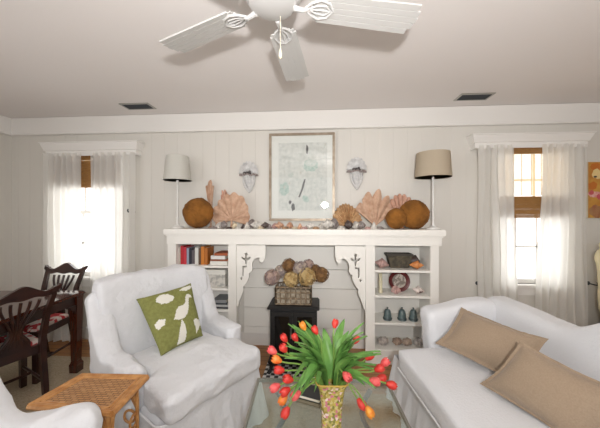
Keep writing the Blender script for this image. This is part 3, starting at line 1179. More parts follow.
obj('print', bm, [mat('print_paper', (218, 220, 214), .8, (200, 204, 198), 26), mat('print_teal', (162, 188, 178), .8, (196, 208, 200), 40), mat('print_grey_green', (184, 196, 188), .8, (206, 210, 204), 60), mat('print_dark', (98, 98, 96), .8), mat('print_sand', (196, 196, 186), .8)], pic, world=L, smooth=False)
bm = BM(); box(bm, x0 + fw - .002, x1 - fw + .002, YP - .008, YP - .006, z0 + fw - .002, z1 - fw + .002); obj('glass', bm, M['picglass'], pic, world=L)

# bright painting at the edge of the window wall
YQ = WALL - .03
a, b = at_y(588, 162, YQ), at_y(640, 218, YQ)
x0, x1, z0, z1 = a.x, a.x + .42, b.z, at_y(588, 162, YQ).z
t = thing('painting', 'unframed bright ochre and pink painting on the wall beside the wide window', 'painting', ((x0 + x1) / 2, YQ, z0))
L = t.location
bm = BM(); box(bm, x0, x1, YQ, YQ + .028, z0, z1, .003); obj('canvas', bm, mat('raw_canvas', (214, 204, 184), .9), t, world=L)
bm = BM()
box(bm, x0 + .001, x1 - .001, YQ - .002, YQ, z0 + .001, z1 - .001)
w, h = x1 - x0, z1 - z0
rp = random.Random(5)
for k, (u, v, ru, rv, mi) in enumerate(((.18, .92, .14, .06, 3), (.16, .74, .06, .03, 4), (.2, .78, .12, .09, 2), (.1, .58, .1, .07, 3), (.15, .42, .15, .06, 5), (.07, .45, .05, .04, 6), (.24, .38, .06, .05, 6), (.16, .12, .16, .12, 7), (.55, .7, .2, .15, 2), (.7, .4, .2, .1, 5), (.5, .15, .2, .12, 7), (.85, .85, .1, .1, 3), (.15, .735, .035, .02, 4))):
    sheetpoly(bm, blob(x0 + u * w, z0 + v * h, ru * w, rv * h, 16, .2, k), YQ - .0025 - .0001 * k, mi)
obj('paint_layer', bm, [mat('ochre_paint', (206, 160, 70), .6, (184, 120, 48), 9), M['red'], mat('pale_yellow_paint', (226, 200, 140), .6), mat('orange_paint', (190, 108, 36), .6), mat('dark_paint', (70, 60, 54), .6), mat('pink_paint', (212, 130, 130), .6, (230, 190, 180), 40), mat('rose_paint', (196, 84, 92), .6), mat('umber_paint', (150, 92, 62), .6, (168, 126, 84), 14)], t, world=L, smooth=False)

# ------------------------------------------------------------------ shell wall sconces
for (px, py, lab) in ((248, 161, 'white shell-shaped wall sconce hung between the broad sea fan and the picture'), (357, 157, 'white shell-shaped wall sconce hung above the ribbed tan scallop')):
    p = at_y(px, py, WALL - .05)
    t = thing('wall_sconce', lab, 'wall sconce', (p.x, WALL, p.z - .34), 0, 'white shell wall sconces')
    # scalloped hood above
    bm = BM()
    def hood(s):
        def f(u, v):
            a = R(-92 + 184 * u)
            r = v * (1 + .04 * math.cos(18 * PI * u) * v)
            return Vector((.102 * r * math.sin(a), -.012 - s - .05 * (1 - v) ** .5 * math.sin(PI * v) - .02 * v, .215 + .125 * r * math.cos(a)))
        return f
    sheet(bm, hood(0), 54, 8); sheet(bm, hood(-.010), 54, 8)
    obj('shell_hood', bm, M['plaster'], t)
    # bowl rim of small shells
    bm = BM()
    for k in range(9):
        a = R(-90 + 180 * k / 8)
        x, y = .088 * math.sin(a), -.012 - .062 * math.cos(a)
        cockle(bm, .018, Matrix.Translation((x, y, .19 + .006 * math.sin(k * 2.2))) @ Matrix.Rotation(R(25) * math.cos(k * 3), 4, 'X'))
    obj('shell_rim', bm, mat('grey_shell_rim', (186, 176, 172), .6, (140, 126, 122), 40), t)
    # dark trinkets in the bowl
    bm = BM()
    for (x, z, r) in ((-.035, .212, .016), (-.01, .214, .015), (.018, .224, .014), (.026, .208, .012)):
        lathe(bm, [(.001, -r), (r * .8, -r * .6), (r, 0), (r * .8, r * .7), (.001, r)], 10, (x, -.06, z))
    obj('dark_beads', bm, mat('dark_shell_beads', (84, 76, 74), .5), t)
    # tapering shell cup below
    bm = BM()
    def cup(u, v):
        a = PI * u
        r = .066 * (1 - v) ** .62 + .004
        return Vector((-r * math.cos(a) + .012 * math.sin(v * 3), -.004 - r * .85 * math.sin(a) * (1 + .07 * math.cos(16 * a)), .19 - .185 * v))
    sheet(bm, cup, 40, 14)
    obj('tapered_cup', bm, M['plaster'], t, angle=60)
    bm = BM()
    for sgn in (-1, 1):
        tube(bm, [(sgn * .06, -.012, .185), (sgn * .058, -.02, .13), (sgn * .042, -.026, .08), (sgn * .016, -.028, .035), (.006, -.02, .01)], [.01, .012, .011, .009, .006], 8)
    obj('shell_edging', bm, mat('grey_plaster_edging', (204, 202, 200), .6), t)

# ------------------------------------------------------------------ things in the bookcase beside the sofa
def on_shelf(px, k, dy):
    Y = FRONT + dy
    p = at_y(px, 260, Y)
    return Vector((p.x, Y, SHZ_R[k] + .0005))


def settle(o, z):
    o.data.transform(Matrix.Translation((0, 0, z - min(v.co.z for v in o.data.vertices))))
    return o


bm = BM(); p = on_shelf(382, 0, .10)
conch(bm, .14, .042, Matrix.Translation(p + Vector((0, 0, .05))) @ Matrix.Rotation(R(14), 4, 'Y'))
tag(settle(obj('conch_shell', bm, SHM['pink'], angle=60), p.z), 'pale pink conch shell on the top shelf beside the carved dark trough', 'shell')
p = on_shelf(398.5, 0, .15)
t = thing('carved_trough', 'dark carved flared wooden trough on the top shelf between two shells', 'trough', p)
h = fz(254.5) - SHZ_R[0]
bm = BM()
def loft_rect(bm, levels, mtx=None):
    rg = []
    for (wx, wy, z) in levels:
        rg.append([bm.verts.new(Vector(v)) for v in ((-wx, -wy, z), (wx, -wy, z), (wx, wy, z), (-wx, wy, z))])
    for i in range(len(rg) - 1):
        for k in range(4):
            bm.faces.new((rg[i][k], rg[i][(k + 1) % 4], rg[i + 1][(k + 1) % 4], rg[i + 1][k]))
    bm.faces.new(rg[0]); bm.faces.new(rg[-1])
loft_rect(bm, [(.082, .04, 0), (.088, .045, .01), (.105, .055, h * .7), (.118, .06, h - .018), (.118, .06, h - .02), (.106, .05, h - .02), (.085, .035, .02)])
obj('trough_body', bm, mat('carved_dark_wood', (92, 84, 66), .7, (58, 52, 42), 30, .8, 40), t, smooth=False)
bm = BM()
for (xa, xb, ya, yb) in ((-.124, .124, -.066, -.05), (-.124, .124, .05, .066), (-.124, -.106, -.05, .05), (.106, .124, -.05, .05)):
    box(bm, xa, xb, ya, yb, h - .018, h, .003)
obj('trough_rim', bm, mat('dark_wood_rim', (64, 58, 50), .6), t)
bm = BM(); p = on_shelf(413.5, 0, .17)
conch(bm, .15, .05, Matrix.Translation(p + Vector((0, 0, .06))) @ Matrix.Rotation(R(-160), 4, 'Z'))
tag(settle(obj('conch_shell', bm, SHM['dark'], angle=60), p.z), 'dark brown conch shell on the top shelf behind the orange shell', 'shell')
bm = BM(); p = on_shelf(416.5, 0, .07)
conch(bm, .13, .034, Matrix.Translation(p + Vector((0, 0, .05))) @ Matrix.Rotation(R(170), 4, 'Z'))
tag(settle(obj('conch_shell', bm, mat('orange_shell', (216, 146, 88), .4, (196, 116, 60), 30, .3), angle=60), p.z), 'orange conch shell on the top shelf at the wall end', 'shell')
# second shelf
p = on_shelf(380.5, 1, .10)
bm = BM(); hh = fz(274.5) - SHZ_R[1]
lathe(bm, [(.02, 0), (.022, .01), (.017, .03), (.018, hh * .6), (.015, hh * .9), (.017, hh), (.01, hh - .004)], 16, p)
tag(obj('candle', bm, mat('cream_wax', (216, 208, 178), .5)), 'slender cream candle standing at the post end of the second shelf', 'candle')
p = on_shelf(399, 1, .17)
t = thing('display_plate', 'round plate with maroon rim and pale centre leaning on the second shelf', 'plate', p)
rr = 10.2 * (FRONT + .17) / FPX
tilt = Matrix.Translation((0, 0, rr * .985)) @ Matrix.Rotation(R(80), 4, 'X')
bm = BM(); lathe(bm, [(rr * .62, -.008), (rr * .7, .004), (rr, .016), (rr * .99, .02), (rr * .68, .009), (rr * .62, .004)], 36, mtx=tilt); o1 = obj('plate_rim', bm, mat('maroon_glaze', (92, 36, 36), .25), t)
bm = BM(); lathe(bm, [(.001, -.008), (rr * .66, -.008), (rr * .68, .006), (.001, .006)], 36, mtx=tilt); obj('plate_centre', bm, mat('speckled_pale_glaze', (186, 176, 164), .3, (120, 108, 98), 30, contrast=(.45, .55)), t)
lz = min(v.co.z for v in o1.data.vertices)
for ch in t.children:
    ch.data.transform(Matrix.Translation((0, 0, -lz)))
bm = BM(); p = on_shelf(396.3, 1, .06)
scallop(bm, .095, .075, .02, Matrix.Translation(p + Vector((0, 0, .005))) @ Matrix.Rotation(R(-25), 4, 'X'), 9)
tag(settle(obj('scallop_shell', bm, SHM['pink'], angle=60), p.z), 'pink scallop shell leaning in front of the maroon-rimmed plate', 'shell')
bm = BM(); p = on_shelf(418.5, 1, .09)
conch(bm, .12, .032, Matrix.Translation(p + Vector((0, 0, .05))) @ Matrix.Rotation(R(12), 4, 'Y'))
tag(settle(obj('conch_shell', bm, mat('striped_shell', (222, 208, 200), .4, (84, 52, 50), 16, contrast=(.5, .6)), angle=60), p.z), 'white and dark striped shell on the second shelf near the outer post', 'shell')
# third shelf: bells
M['verdigris'] = mat('green_grey_glazed_ceramic', (96, 112, 112), .3, (70, 86, 88), 20)
for (px, lab) in ((387.5, 'grey-green domed bell on the third shelf, nearest the fireplace'), (402, 'grey-green domed bell on the third shelf, between the other two'), (413.3, 'grey-green domed bell on the third shelf, nearest the sofa arm')):
    p = on_shelf(px, 2, .09)
    t = thing('ornamental_bell', lab, 'bell', p, 0, 'three grey-green bells')
    bm = BM(); lathe(bm, [(.040, 0), (.041, .006), (.037, .014), (.035, .05), (.030, .08), (.022, .096), (.008, .103), (.001, .104)], 24); obj('bell_body', bm, M['verdigris'], t)
    bm = BM(); lathe(bm, [(.006, .10), (.005, .108), (.009, .113), (.009, .118), (.001, .122)], 12); obj('knob', bm, M['verdigris'], t)
    bm = BM(); lathe(bm, [(.041, .01), (.044, .014), (.041, .02)], 24); obj('band', bm, mat('dark_green_band', (54, 66, 68), .4), t)
# fourth shelf: lumps of coral
for k, (px, r, col, lab) in enumerate(((383, .05, (206, 196, 188), 'pale rough coral lump on the lowest shelf, nearest the fireplace'), (397, .045, (176, 152, 134), 'brownish rough coral lump on the lowest shelf, second from the fireplace'), (407, .045, (190, 168, 150), 'tan rough coral lump on the lowest shelf, third from the fireplace'), (419, .05, (208, 202, 196), 'greyish rough coral lump on the lowest shelf, by the sofa arm'))):
    p = on_shelf(px, 3, .10)
    bm = BM()
    b2 = bmesh.new(); bmesh.ops.create_icosphere(b2, subdivisions=4, radius=1.0)
    for v in b2.verts:
        d = v.co.normalized()
        q = 1 + .25 * noise.noise(d * 2 + Vector((k * 3, 0, 0))) + .14 * noise.noise(d * 6 + Vector((k, 1, 0)))
        v.co = Vector((d.x * r, d.y * r * .8, d.z * r * .72)) * q
    join(bm, b2, 0, Matrix.Translation(p))
    tag(settle(obj('coral_lump', bm, mat('rough_coral', col, .9, tuple(int(c * .75) for c in col), 30, .8, 50), angle=180), p.z), lab, 'coral', 'coral lumps on the lowest shelf')

# ------------------------------------------------------------------ hearth, stove, basket of hydrangeas
p0, p1 = at_height(262, 378, 0.012), at_height(330, 361, 0.012)
hx0, hx1 = p0.x, p0.x + .62
m, nt, pb = base_mat('black_white_tiles', .3)
tc = nt.nodes.new('ShaderNodeTexCoord'); ck = nt.nodes.new('ShaderNodeTexChecker')
ck.inputs['Scale'].default_value = 1 / .035
ck.inputs['Color1'].default_value = lin((232, 230, 226)); ck.inputs['Color2'].default_value = lin((32, 30, 30))
mpn = nt.nodes.new('ShaderNodeMapping'); mpn.inputs['Location'].default_value = (0, 0, .009)
nt.links.new(tc.outputs['Object'], mpn.inputs[0]); nt.links.new(mpn.outputs[0], ck.inputs['Vector']); nt.links.new(ck.outputs['Color'], pb.inputs['Base Color'])
bm = BM(); box(bm, hx0, hx1, p0.y, WALL - .03, 0, .012, .003)
tag(obj('hearth_tile', bm, m), 'black and white checked hearth tile pad under the stove', 'hearth')

s0, s1 = at_depth(270, 340, 2.36), at_depth(317, 340, 2.36)
sw = (s1.x - s0.x) / 2
stove = thing('stove', 'black cast iron electric stove with two glazed doors on the hearth', 'stove', ((s0.x + s1.x) / 2, s0.y + .13, .0125))
HT = EYE - (307.5 - 214) / FPX * 2.34
D2 = .13
bm = BM(); box(bm, -sw, sw, -D2, D2, .11, HT - .03, .006); obj('body', bm, M['black'], stove)
bm = BM()
box(bm, -sw - .022, sw + .022, -D2 - .03, D2 + .01, HT - .03, HT - .012, .006)
box(bm, -sw - .012, sw + .012, -D2 - .02, D2, HT - .016, HT - .003, .004)
obj('top_plate', bm, M['black'], stove)
bm = BM(); box(bm, -sw - .015, sw + .015, -D2 - .03, D2, .09, .115, .006); obj('base_plate', bm, M['black'], stove)
for sx in (-1, 1):
    for sy in (-1, 1):
        bm = BM()
        tube(bm, [(sx * (sw - .03), sy * (D2 - .03), .10), (sx * (sw - .012), sy * (D2 - .012), .07), (sx * (sw - .006), sy * (D2 - .006), .03), (sx * (sw + .008), sy * (D2 + .008), .012), (sx * (sw + .012), sy * (D2 + .012), 0)], [.024, .022, .014, .015, .018], 10)
        obj('leg', bm, M['black'], stove)
    x0, x1 = (-sw + .012, -.004) if sx < 0 else (.004, sw - .012)
    bm = BM()
    zt, zb = HT - .05, .135
    for (xa, xb, za, zb2) in ((x0, x1, zt - .04, zt), (x0, x1, zb, zb + .04), (x0, x0 + .03, zb + .04, zt - .04), (x1 - .03, x1, zb + .04, zt - .04)):
        box(bm, xa, xb, -D2 - .02, -D2 - .002, za, zb2, .004)
    d = obj('door', bm, M['black'], stove)
    bm = BM(); box(bm, x0 + .03, x1 - .03, -D2 - .011, -D2 - .007, zb + .04, zt - .04); obj('glass_panel', bm, M['blackglass'], d)
    hx = x1 - .012 if sx < 0 else x0 + .012
    bm = BM(); tube(bm, [(hx, -D2 - .018, .32), (hx, -D2 - .04, .325), (hx, -D2 - .04, .395), (hx, -D2 - .018, .40)], .006, 8); obj('handle', bm, M['steel'], d)

# basket
pc = at_depth(294, 305, 2.46)
zt = stove.location.z + HT - .003
bw = (312 - 277) / 2 / FPX * 2.42
bh = (305.5 - 287.5) / FPX * 2.40
bask = thing('flower_basket', 'rectangular wicker and wire basket standing on the stove top', 'basket', (pc.x, stove.location.y - .02, zt + .0005))
bd = .085
M['wicker'] = mat('grey_brown_wicker', (150, 132, 108), .7, (104, 86, 66), 40, .3)
bm = BM()
for k in range(8):
    x = -bw + 2 * bw * k / 7
    for y in (-bd, bd):
        tube(bm, [(x, y, 0.004), (x, y, bh)], .006, 6)
for k in range(5):
    y = -bd + 2 * bd * k / 4
    for x in (-bw, bw):
        tube(bm, [(x, y, 0.004), (x, y, bh)], .006, 6)
obj('upright_canes', bm, M['wicker'], bask)
bm = BM()
for z in (.008, bh * .35, bh * .68, bh - .006):
    tube(bm, [(-bw, -bd, z), (bw, -bd, z), (bw, bd, z), (-bw, bd, z)], .007, 6, closed=True)
obj('cane_rails', bm, M['wicker'], bask)
bm = BM(); box(bm, -bw + .012, bw - .012, -bd + .012, bd - .012, .004, bh - .03, .006); obj('liner', bm, mat('pale_cloth_liner', (176, 166, 148), .9, (120, 106, 88), 26), bask)


def floret_head(bm, c, r, n, seed, mis=2):
    rn = random.Random(seed)
    b2 = bmesh.new(); bmesh.ops.create_icosphere(b2, subdivisions=2, radius=r * .8)
    join(bm, b2, 0, Matrix.Translation(c))
    for k in range(n):
        z = 1 - 2 * (k + .5) / n
        a = k * 2.39996 + rn.uniform(-.15, .15)
        q = math.sqrt(1 - z * z)
        d = Vector((q * math.cos(a), q * math.sin(a), z))
        p = Vector(c) + d * r * rn.uniform(.88, 1.04)
        t1 = d.orthogonal().normalized()
        t1.rotate(Matrix.Rotation(rn.uniform(0, 6), 3, d))
        t2 = d.cross(t1)
        s = r * .27
        m_i = rn.randrange(mis)
        for j in range(4):
            aa = j * PI / 2
            u = t1 * math.cos(aa) + t2 * math.sin(aa)
            w = t1 * -math.sin(aa) + t2 * math.cos(aa)
            f = bm.faces.new([bm.verts.new(v) for v in (p, p + u * s * .6 + w * s * .5 + d * s * .2, p + u * s * 1.05 + d * s * .3 * rn.uniform(.2, 1.4), p + u * s * .6 - w * s * .5 + d * s * .2)])
            f.material_index = m_i


HY = {'mauve': ((172, 148, 136), (138, 118, 114)), 'straw': ((186, 160, 112), (160, 132, 84)), 'brown': ((132, 98, 60), (104, 74, 46)), 'dusty grey': ((178, 162, 148), (146, 132, 128))}
HYM = {k: [mat(k.replace(' ', '_') + '_floret', c, .9) for c in v] for k, v in HY.items()}
by = bask.location.y
for i, (px, py, r, dy, col, lab) in enumerate((
        (272, 277.5, 7.6, -.02, 'mauve', 'mauve dried hydrangea head drooping over the basket end, away from the sofa'),
        (281, 271.5, 6.2, .04, 'dusty grey', 'dusty grey dried hydrangea head beside the mauve one'),
        (289, 265.5, 6.8, .03, 'brown', 'brown dried hydrangea head at the crown of the bunch'),
        (291, 279.5, 7.4, -.07, 'straw', 'straw-coloured dried hydrangea head at front above the basket middle'),
        (300, 268.5, 7.0, 0.0, 'dusty grey', 'dusty grey dried hydrangea head behind the two straw-coloured ones'),
        (307, 277, 8.6, -.06, 'straw', 'largest straw-coloured dried hydrangea head at front of basket'),
        (308.5, 265, 5.4, .05, 'mauve', 'small mauve dried hydrangea head at the back of the bunch'),
        (321, 274.5, 7.4, -.01, 'brown', 'brown dried hydrangea head leaning out over the stove edge'),
        (315, 270, 5.4, .04, 'brown', 'small brown dried hydrangea head tucked behind the leaning one'))):
    p = at_y(px, py, by + dy)
    t = thing('dried_hydrangea', lab, 'dried flower', (pc.x + .3 * (p.x - pc.x), by + dy * .5, zt + .09), 0, 'dried hydrangeas in the basket')
    L = t.location
    bm = BM(); floret_head(bm, p, r * (by + dy) / FPX, 80, i); obj('flower_head', bm, HYM[col], t, world=L, smooth=False)
    bm = BM(); q = Vector(L); tube(bm, [q, q.lerp(p, .5) + Vector((0, 0, .015)), p], .004, 6); obj('stem', bm, M['wicker'], t, world=L)

# ------------------------------------------------------------------ rugs
q = at_height(388, 397, 0)
bm = BM(); box(bm, -1.42, 1.75, -1.4, q.y + .02, 0.0005, .010, .003)
tag(obj('sisal_rug', bm, M['sisal']), 'brown woven sisal rug under the coffee table and sofa', 'rug')
q = at_height(70, 357, 0)
bm = BM(); box(bm, XL + .25, -1.5, -.6, q.y, 0.0005, .009, .003)
tag(obj('sisal_rug', bm, M['dinrug']), 'pale woven rug under the dining table and dining chairs', 'rug')


# ------------------------------------------------------------------ white slipcovered armchair
def make_armchair(name, label, m, loc, rotz, W=.80, AH=.555, WS=-.10):
    t = thing(name, label, 'armchair', loc, rotz)
    hw = W / 2
    pm = m
    # seat base
    bm = BM(); rbox(bm, (-.01, 0, .19), (.37, hw - .05, .16), .05, (12, 14, 6)); obj('seat_base', bm, m, t, angle=180)
    # cushion
    def cush(p):
        u, v = (p.x - .11) / .32, p.y / (hw - .10)
        k = max(0, 1 - u * u * .8) * max(0, 1 - v * v)
        if p.z > .4:
            p.z += .03 * k
        if p.x > .13:
            p.y *= 1 + .22 * sm((p.x - .13) / .05)
        return p
    bm = BM(); rbox(bm, (.11, 0, .405), (.32, hw - .128, .072), .04, (44, 40, 12), cush, wr=.010, ws=5); obj('seat_cushion', bm, m, t, angle=180)
    # back
    def bk(p):
        k = (p.z - .2) / .72
        p.x += -.13 * k - .03 * k * k
        p.y *= 1 + .04 * sm(k)
        p.z -= .02 * (p.y / hw) ** 4 * sm(k)
        p.x += .06 * (p.y / hw) ** 2 * sm(k)
        p.z += .045 * k
        return p
    bm = BM(); rbox(bm, (-.26, 0, .50), (.075, hw - .02, .42), .04, (10, 50, 50), bk, wr=.014, ws=5); obj('backrest', bm, m, t, angle=180)
    for s in (-1, 1):
        def arm(p):
            z = p.z
            T = AH + .33 * sm((WS - p.x) / .17)
            k = max(0, (z - .05) / .53)
            p.z = .05 + (z - .05) * (T - .05) / .53
            fl = sm((.0 - p.x) / .25)
            p.y += s * (.02 * k + .03 * fl * k)
            p.x += -.07 * fl * k
            return p
        bm = BM(); rbox(bm, (-.10, s * (hw - .068), .315), (.25, .062, .265), .05, (40, 12, 40), arm, wr=.016, ws=7); obj('armrest', bm, m, t, angle=180)
    # skirt with folds: path around the base
    hx, hy, r = .395, hw - .045, .05
    per = []
    N = 240
    segs = [((hx, -hy + r), (hx, hy - r)), None, ((hx - r, hy), (-hx + r, hy)), None, ((-hx, hy - r), (-hx, -hy + r)), None, ((-hx + r, -hy), (hx - r, -hy)), None]
    ctr = [(hx - r, hy - r), (-hx + r, hy - r), (-hx + r, -hy + r), (hx - r, -hy + r)]
    for k in range(4):
        a, b = segs[2 * k]
        n = 50
        for i in range(n):
            u = i / n
            per.append((a[0] + (b[0] - a[0]) * u, a[1] + (b[1] - a[1]) * u, k * PI / 2))
        for i in range(10):
            an = k * PI / 2 + (i / 10) * PI / 2
            per.append((ctr[k][0] + r * math.cos(an), ctr[k][1] + r * math.sin(an), an))
    P = len(per)
    z1 = .335
    def sk(u, v):
        i = int(round(u * P)) % P
        x, y, an = per[i]
        z = z1 - (z1 - .012) * v
        d = .002 + .065 * v + .016 * v * math.sin(i * .42 + 1.6 * math.sin(i * .07)) + .007 * v * math.sin(i * 1.1)
        return Vector((x + d * math.cos(an), y + d * math.sin(an), z))
    bm = BM(); sheet(bm, sk, P, 10, wrap=True); obj('skirt', bm, m, t, angle=180)
    # piping on the skirt seam and the cushion edge
    bm = BM(); tube(bm, [(x + .006 * math.cos(an), y + .006 * math.sin(an), z1 + .004) for (x, y, an) in per[::3]], .006, 6, closed=True); obj('skirt_piping', bm, M['piping'] if m is M['slip'] else m, t)
    return t


fm = Vector(cw(-.465, 1.60))
ax = Vector((cw(.81, -.59)[0], cw(.81, -.59)[1])).normalized()
rz = math.atan2(ax.y, ax.x)
ARM_C = fm - ax * .42
arm1 = make_armchair('armchair', 'white slipcovered armchair holding a green duck-print cushion, near the rattan table', M['slip'], (ARM_C.x, ARM_C.y, .0005), rz)

# green cushion with white water birds
TL, TR = at_depth(136, 299, 1.85), at_depth(191, 283, 2.10)
BR_, BL_ = at_depth(203, 336, 1.98), at_depth(161, 356, 1.70)
goose = [(.36, .40), (.46, .36), (.58, .36), (.68, .42), (.75, .52), (.78, .62), (.82, .70), (.92, .70), (.86, .77), (.79, .79), (.74, .73), (.71, .64), (.66, .60), (.56, .60), (.48, .55), (.42, .47)]
swan = [(.20, .80), (.24, .88), (.34, .93), (.46, .90), (.54, .80), (.48, .74), (.36, .72), (.26, .74)]
tail = [(.68, .90), (.78, .95), (.92, .96), (.99, .93), (.92, .88), (.80, .86)]
wedge = [(.80, .06), (.97, .20), (.99, .26), (.86, .30), (.78, .28)]
tear = [(.34, .02), (.52, .02), (.56, .12), (.56, .26), (.52, .36), (.44, .22)]
side = [(.04, .46), (.12, .50), (.22, .46), (.18, .38), (.06, .36)]
bm = pillow_mesh(BL_, BR_, TR, TL, .13, 64, .05, shapes=(goose, swan, tail, wedge, tear, side))
tag(obj('cushion', bm, [mat('olive_green_linen', (132, 134, 74), .9, (118, 120, 64), 50, .3, 120), mat('white_bird_print', (222, 220, 210), .9)], angle=180), 'square olive green cushion printed with white ducks on the armchair', 'cushion')

# second white chair in the lower corner, only its arm in view
A = at_depth(106, 402, 1.03)
a2 = R(15)
loc_ = Vector((.15 * math.cos(a2) - .40 * math.sin(a2), .15 * math.sin(a2) + .40 * math.cos(a2)))
make_armchair('armchair', 'white slipcovered armchair cut off by the frame, in front of the rattan table', M['slip'], (A.x - loc_.x, A.y - loc_.y, .0105), a2, AH=.68, WS=-.08)

# ------------------------------------------------------------------ sofa
so = cw(.685, 1.86)
sofa = thing('sofa', 'white slipcovered camelback sofa with tan linen pillows, before the wide window', 'sofa', (so[0], so[1], .0105), R(6.0))
LEN = 2.05
bm = BM(); rbox(bm, (.40, -LEN / 2 + .1, .18), (.36, LEN / 2, .15), .04, (10, 30, 6)); obj('seat_base', bm, M['slip'], sofa, angle=180)
def cu2(p):
    if p.z > .4:
        p.z += .012 * max(0, 1 - ((p.x - .3) / .36) ** 2)
    return p
bm = BM(); rbox(bm, (.31, -LEN / 2 + .03, .40), (.33, LEN / 2 - .04, .07), .035, (16, 50, 8), cu2, wr=.006, ws=5); obj('seat_cushion', bm, M['quilt'], sofa, angle=180)
def topz(y):
    # y: distance toward the camera from the far end
    return .775 - .01 * sm((y - .1) / .25) + .16 * sm((y - .38) / .34) - .16 * sm((y - 1.15) / .45) + .03 * sm((y - 1.7) / .25)
def sb(p):
    k = (p.z - .2) / .56
    T = topz(-p.y)
    p.z = .2 + (p.z - .2) * (T - .2) / .56
    p.x += .10 * k
    return p
bm = BM(); rbox(bm, (.70, -LEN / 2 + .10, .48), (.085, LEN / 2 + .07, .28), .045, (8, 60, 16), sb, wr=.006, ws=4); obj('backrest', bm, M['quilt'], sofa, angle=180)
for (ys, y0) in ((1, .075), (-1, -LEN + .105)):
    def sarm(p):
        k = (p.z - .1) / .60
        T = .70 + .065 * sm((p.x - .25) / .40)
        p.z = .1 + (p.z - .1) * (T - .1) / .60
        p.y += ys * .04 * k * k
        p.x += -.02 * k
        return p
    bm = BM(); rbox(bm, (.50, y0, .40), (.26, .085, .30), .055, (20, 8, 18), sarm, wr=.006, ws=4); obj('armrest', bm, M['quilt'], sofa, angle=180)
# skirt
def sks(u, v):
    y = .17 - (LEN + .13) * u
    z = .335 - (.335 - .012) * v
    d = .05 * v + v * (.014 * math.sin(y * 34 + 1.5 * math.sin(y * 7)) + .006 * math.sin(y * 90))
    return Vector((.03 - d, y, z))
def skf(u, v):
    x = .03 + .74 * u
    z = .335 - (.335 - .012) * v
    d = .04 * v + v * .014 * math.sin(x * 36)
    return Vector((x - .05 * v * (1 - u), .165 + d, z))
bm = BM(); sheet(bm, sks, 160, 10); sheet(bm, skf, 60, 10); obj('skirt', bm, M['quilt'], sofa, angle=180)
bm = BM(); tube(bm, [(-.018, -.02 - k * .05, .342) for k in range(40)], .006, 6); obj('cushion_piping', bm, M['piping'], sofa)

p1 = pillow_mesh(at_depth(435, 343, 1.72), at_depth(527, 392, 1.40), at_depth(549, 339, 1.40), at_depth(461, 307, 1.83), .15, 40, .10, flange=.05)
tag(obj('pillow', p1, M['tan'], angle=180), 'tan linen lumbar pillow lying against the sofa arm, partly covered', 'pillow', 'tan pillows on the sofa')
p2 = pillow_mesh(at_depth(480, 384, 1.40), at_depth(590, 456, 1.03), at_depth(648, 402, 1.00), at_depth(520, 341, 1.36), .15, 40, .08, flange=.04)
tag(obj('pillow', p2, M['tan'], angle=180), 'tan linen pillow in front, overlapping the pillow by the sofa arm', 'pillow', 'tan pillows on the sofa')

# cream chair at the edge of the view
q = cw(3.19, 2.2)
cc = make_armchair('armchair', 'cream upholstered chair barely showing at the frame edge under the bright painting', M['cream'], (q[0], q[1], .0005), .25, .7)
cc.scale = (1.0, 1.0, 1.2)

# ------------------------------------------------------------------ rattan side table
TZ = .60
cr = [at_height(82, 373.5, TZ), at_height(147, 375, TZ), at_height(112, 411, TZ), at_height(29, 403.5, TZ)]
cen = sum(cr, Vector()) / 4
ra = thing('rattan_table', 'honey-coloured rattan side table with woven top beside the white armchair', 'side table', (cen.x, cen.y, .0105))
loc = [v - Vector((cen.x, cen.y, TZ)) for v in cr]           # corners around the centre at z = 0 of the top
top = TZ - .0105
def cq(k, s, z):
    return Vector((loc[k].x * s, loc[k].y * s, z))
bm = BM()
for k in range(4):
    a, b = cq(k, 1.0, top - .012), cq((k + 1) % 4, 1.0, top - .012)
    a2_, b2_ = cq(k, .82, top - .010), cq((k + 1) % 4, .82, top - .010)
    tube(bm, [a, b], .013, 8)
    tube(bm, [a.lerp(a2_, .42), b.lerp(b2_, .42)], .011, 8)
    tube(bm, [a2_, b2_], .009, 8)
obj('top_frame', bm, M['rattan'], ra)
bm = BM()
A_ = [bm.verts.new(cq(k, .9, top - .006)) for k in range(4)]
B_ = [bm.verts.new(cq(k, .9, top - .018)) for k in range(4)]
bm.faces.new(A_); bm.faces.new(B_[::-1])
for k in range(4):
    bm.faces.new((A_[k], A_[(k + 1) % 4], B_[(k + 1) % 4], B_[k]))
obj('woven_top', bm, M['cane'], ra, smooth=False)
for k in range(4):
    bm = BM()
    d = Vector((loc[k].x, loc[k].y, 0))
    n_ = Vector((-d.y, d.x, 0)).normalized() * .013
    for s in (-1, 0, 1):
        tube(bm, [d * .78 + n_ * s * 1.6 + Vector((0, 0, top - .02)), d * .80 + n_ * s + Vector((0, 0, top - .10)), d * .80 + n_ * s * .9 + Vector((0, 0, .2)), d * .84 + n_ * s * 1.2 + Vector((0, 0, 0))], .0085, 8)
    lg = obj('leg', bm, M['rattan'], ra)
    bm = BM()
    for j in ((k + 1) % 4, (k + 3) % 4):
        e = Vector((loc[j].x, loc[j].y, 0))
        pts = []
        for i in range(9):
            u = i / 8
            pts.append(d * .80 + (e - d) * .36 * u * .8 + Vector((0, 0, top - .15 + .125 * math.sin(u * PI / 2))))
        tube(bm, pts, .007, 7)
        ring = d * .80 + (e - d) * .11
        w_ = (e - d).normalized()
        tube(bm, [ring + w_ * .028 * math.cos(2 * PI * i / 14) + Vector((0, 0, top - .19 + .03 * math.sin(2 * PI * i / 14))) for i in range(14)], .006, 6, closed=True)
    obj('bent_brace', bm, M['rattan'], lg)
bm = BM()
A_ = [bm.verts.new(cq(k, .76, .20)) for k in range(4)]
B_ = [bm.verts.new(cq(k, .76, .185)) for k in range(4)]
bm.faces.new(A_); bm.faces.new(B_[::-1])
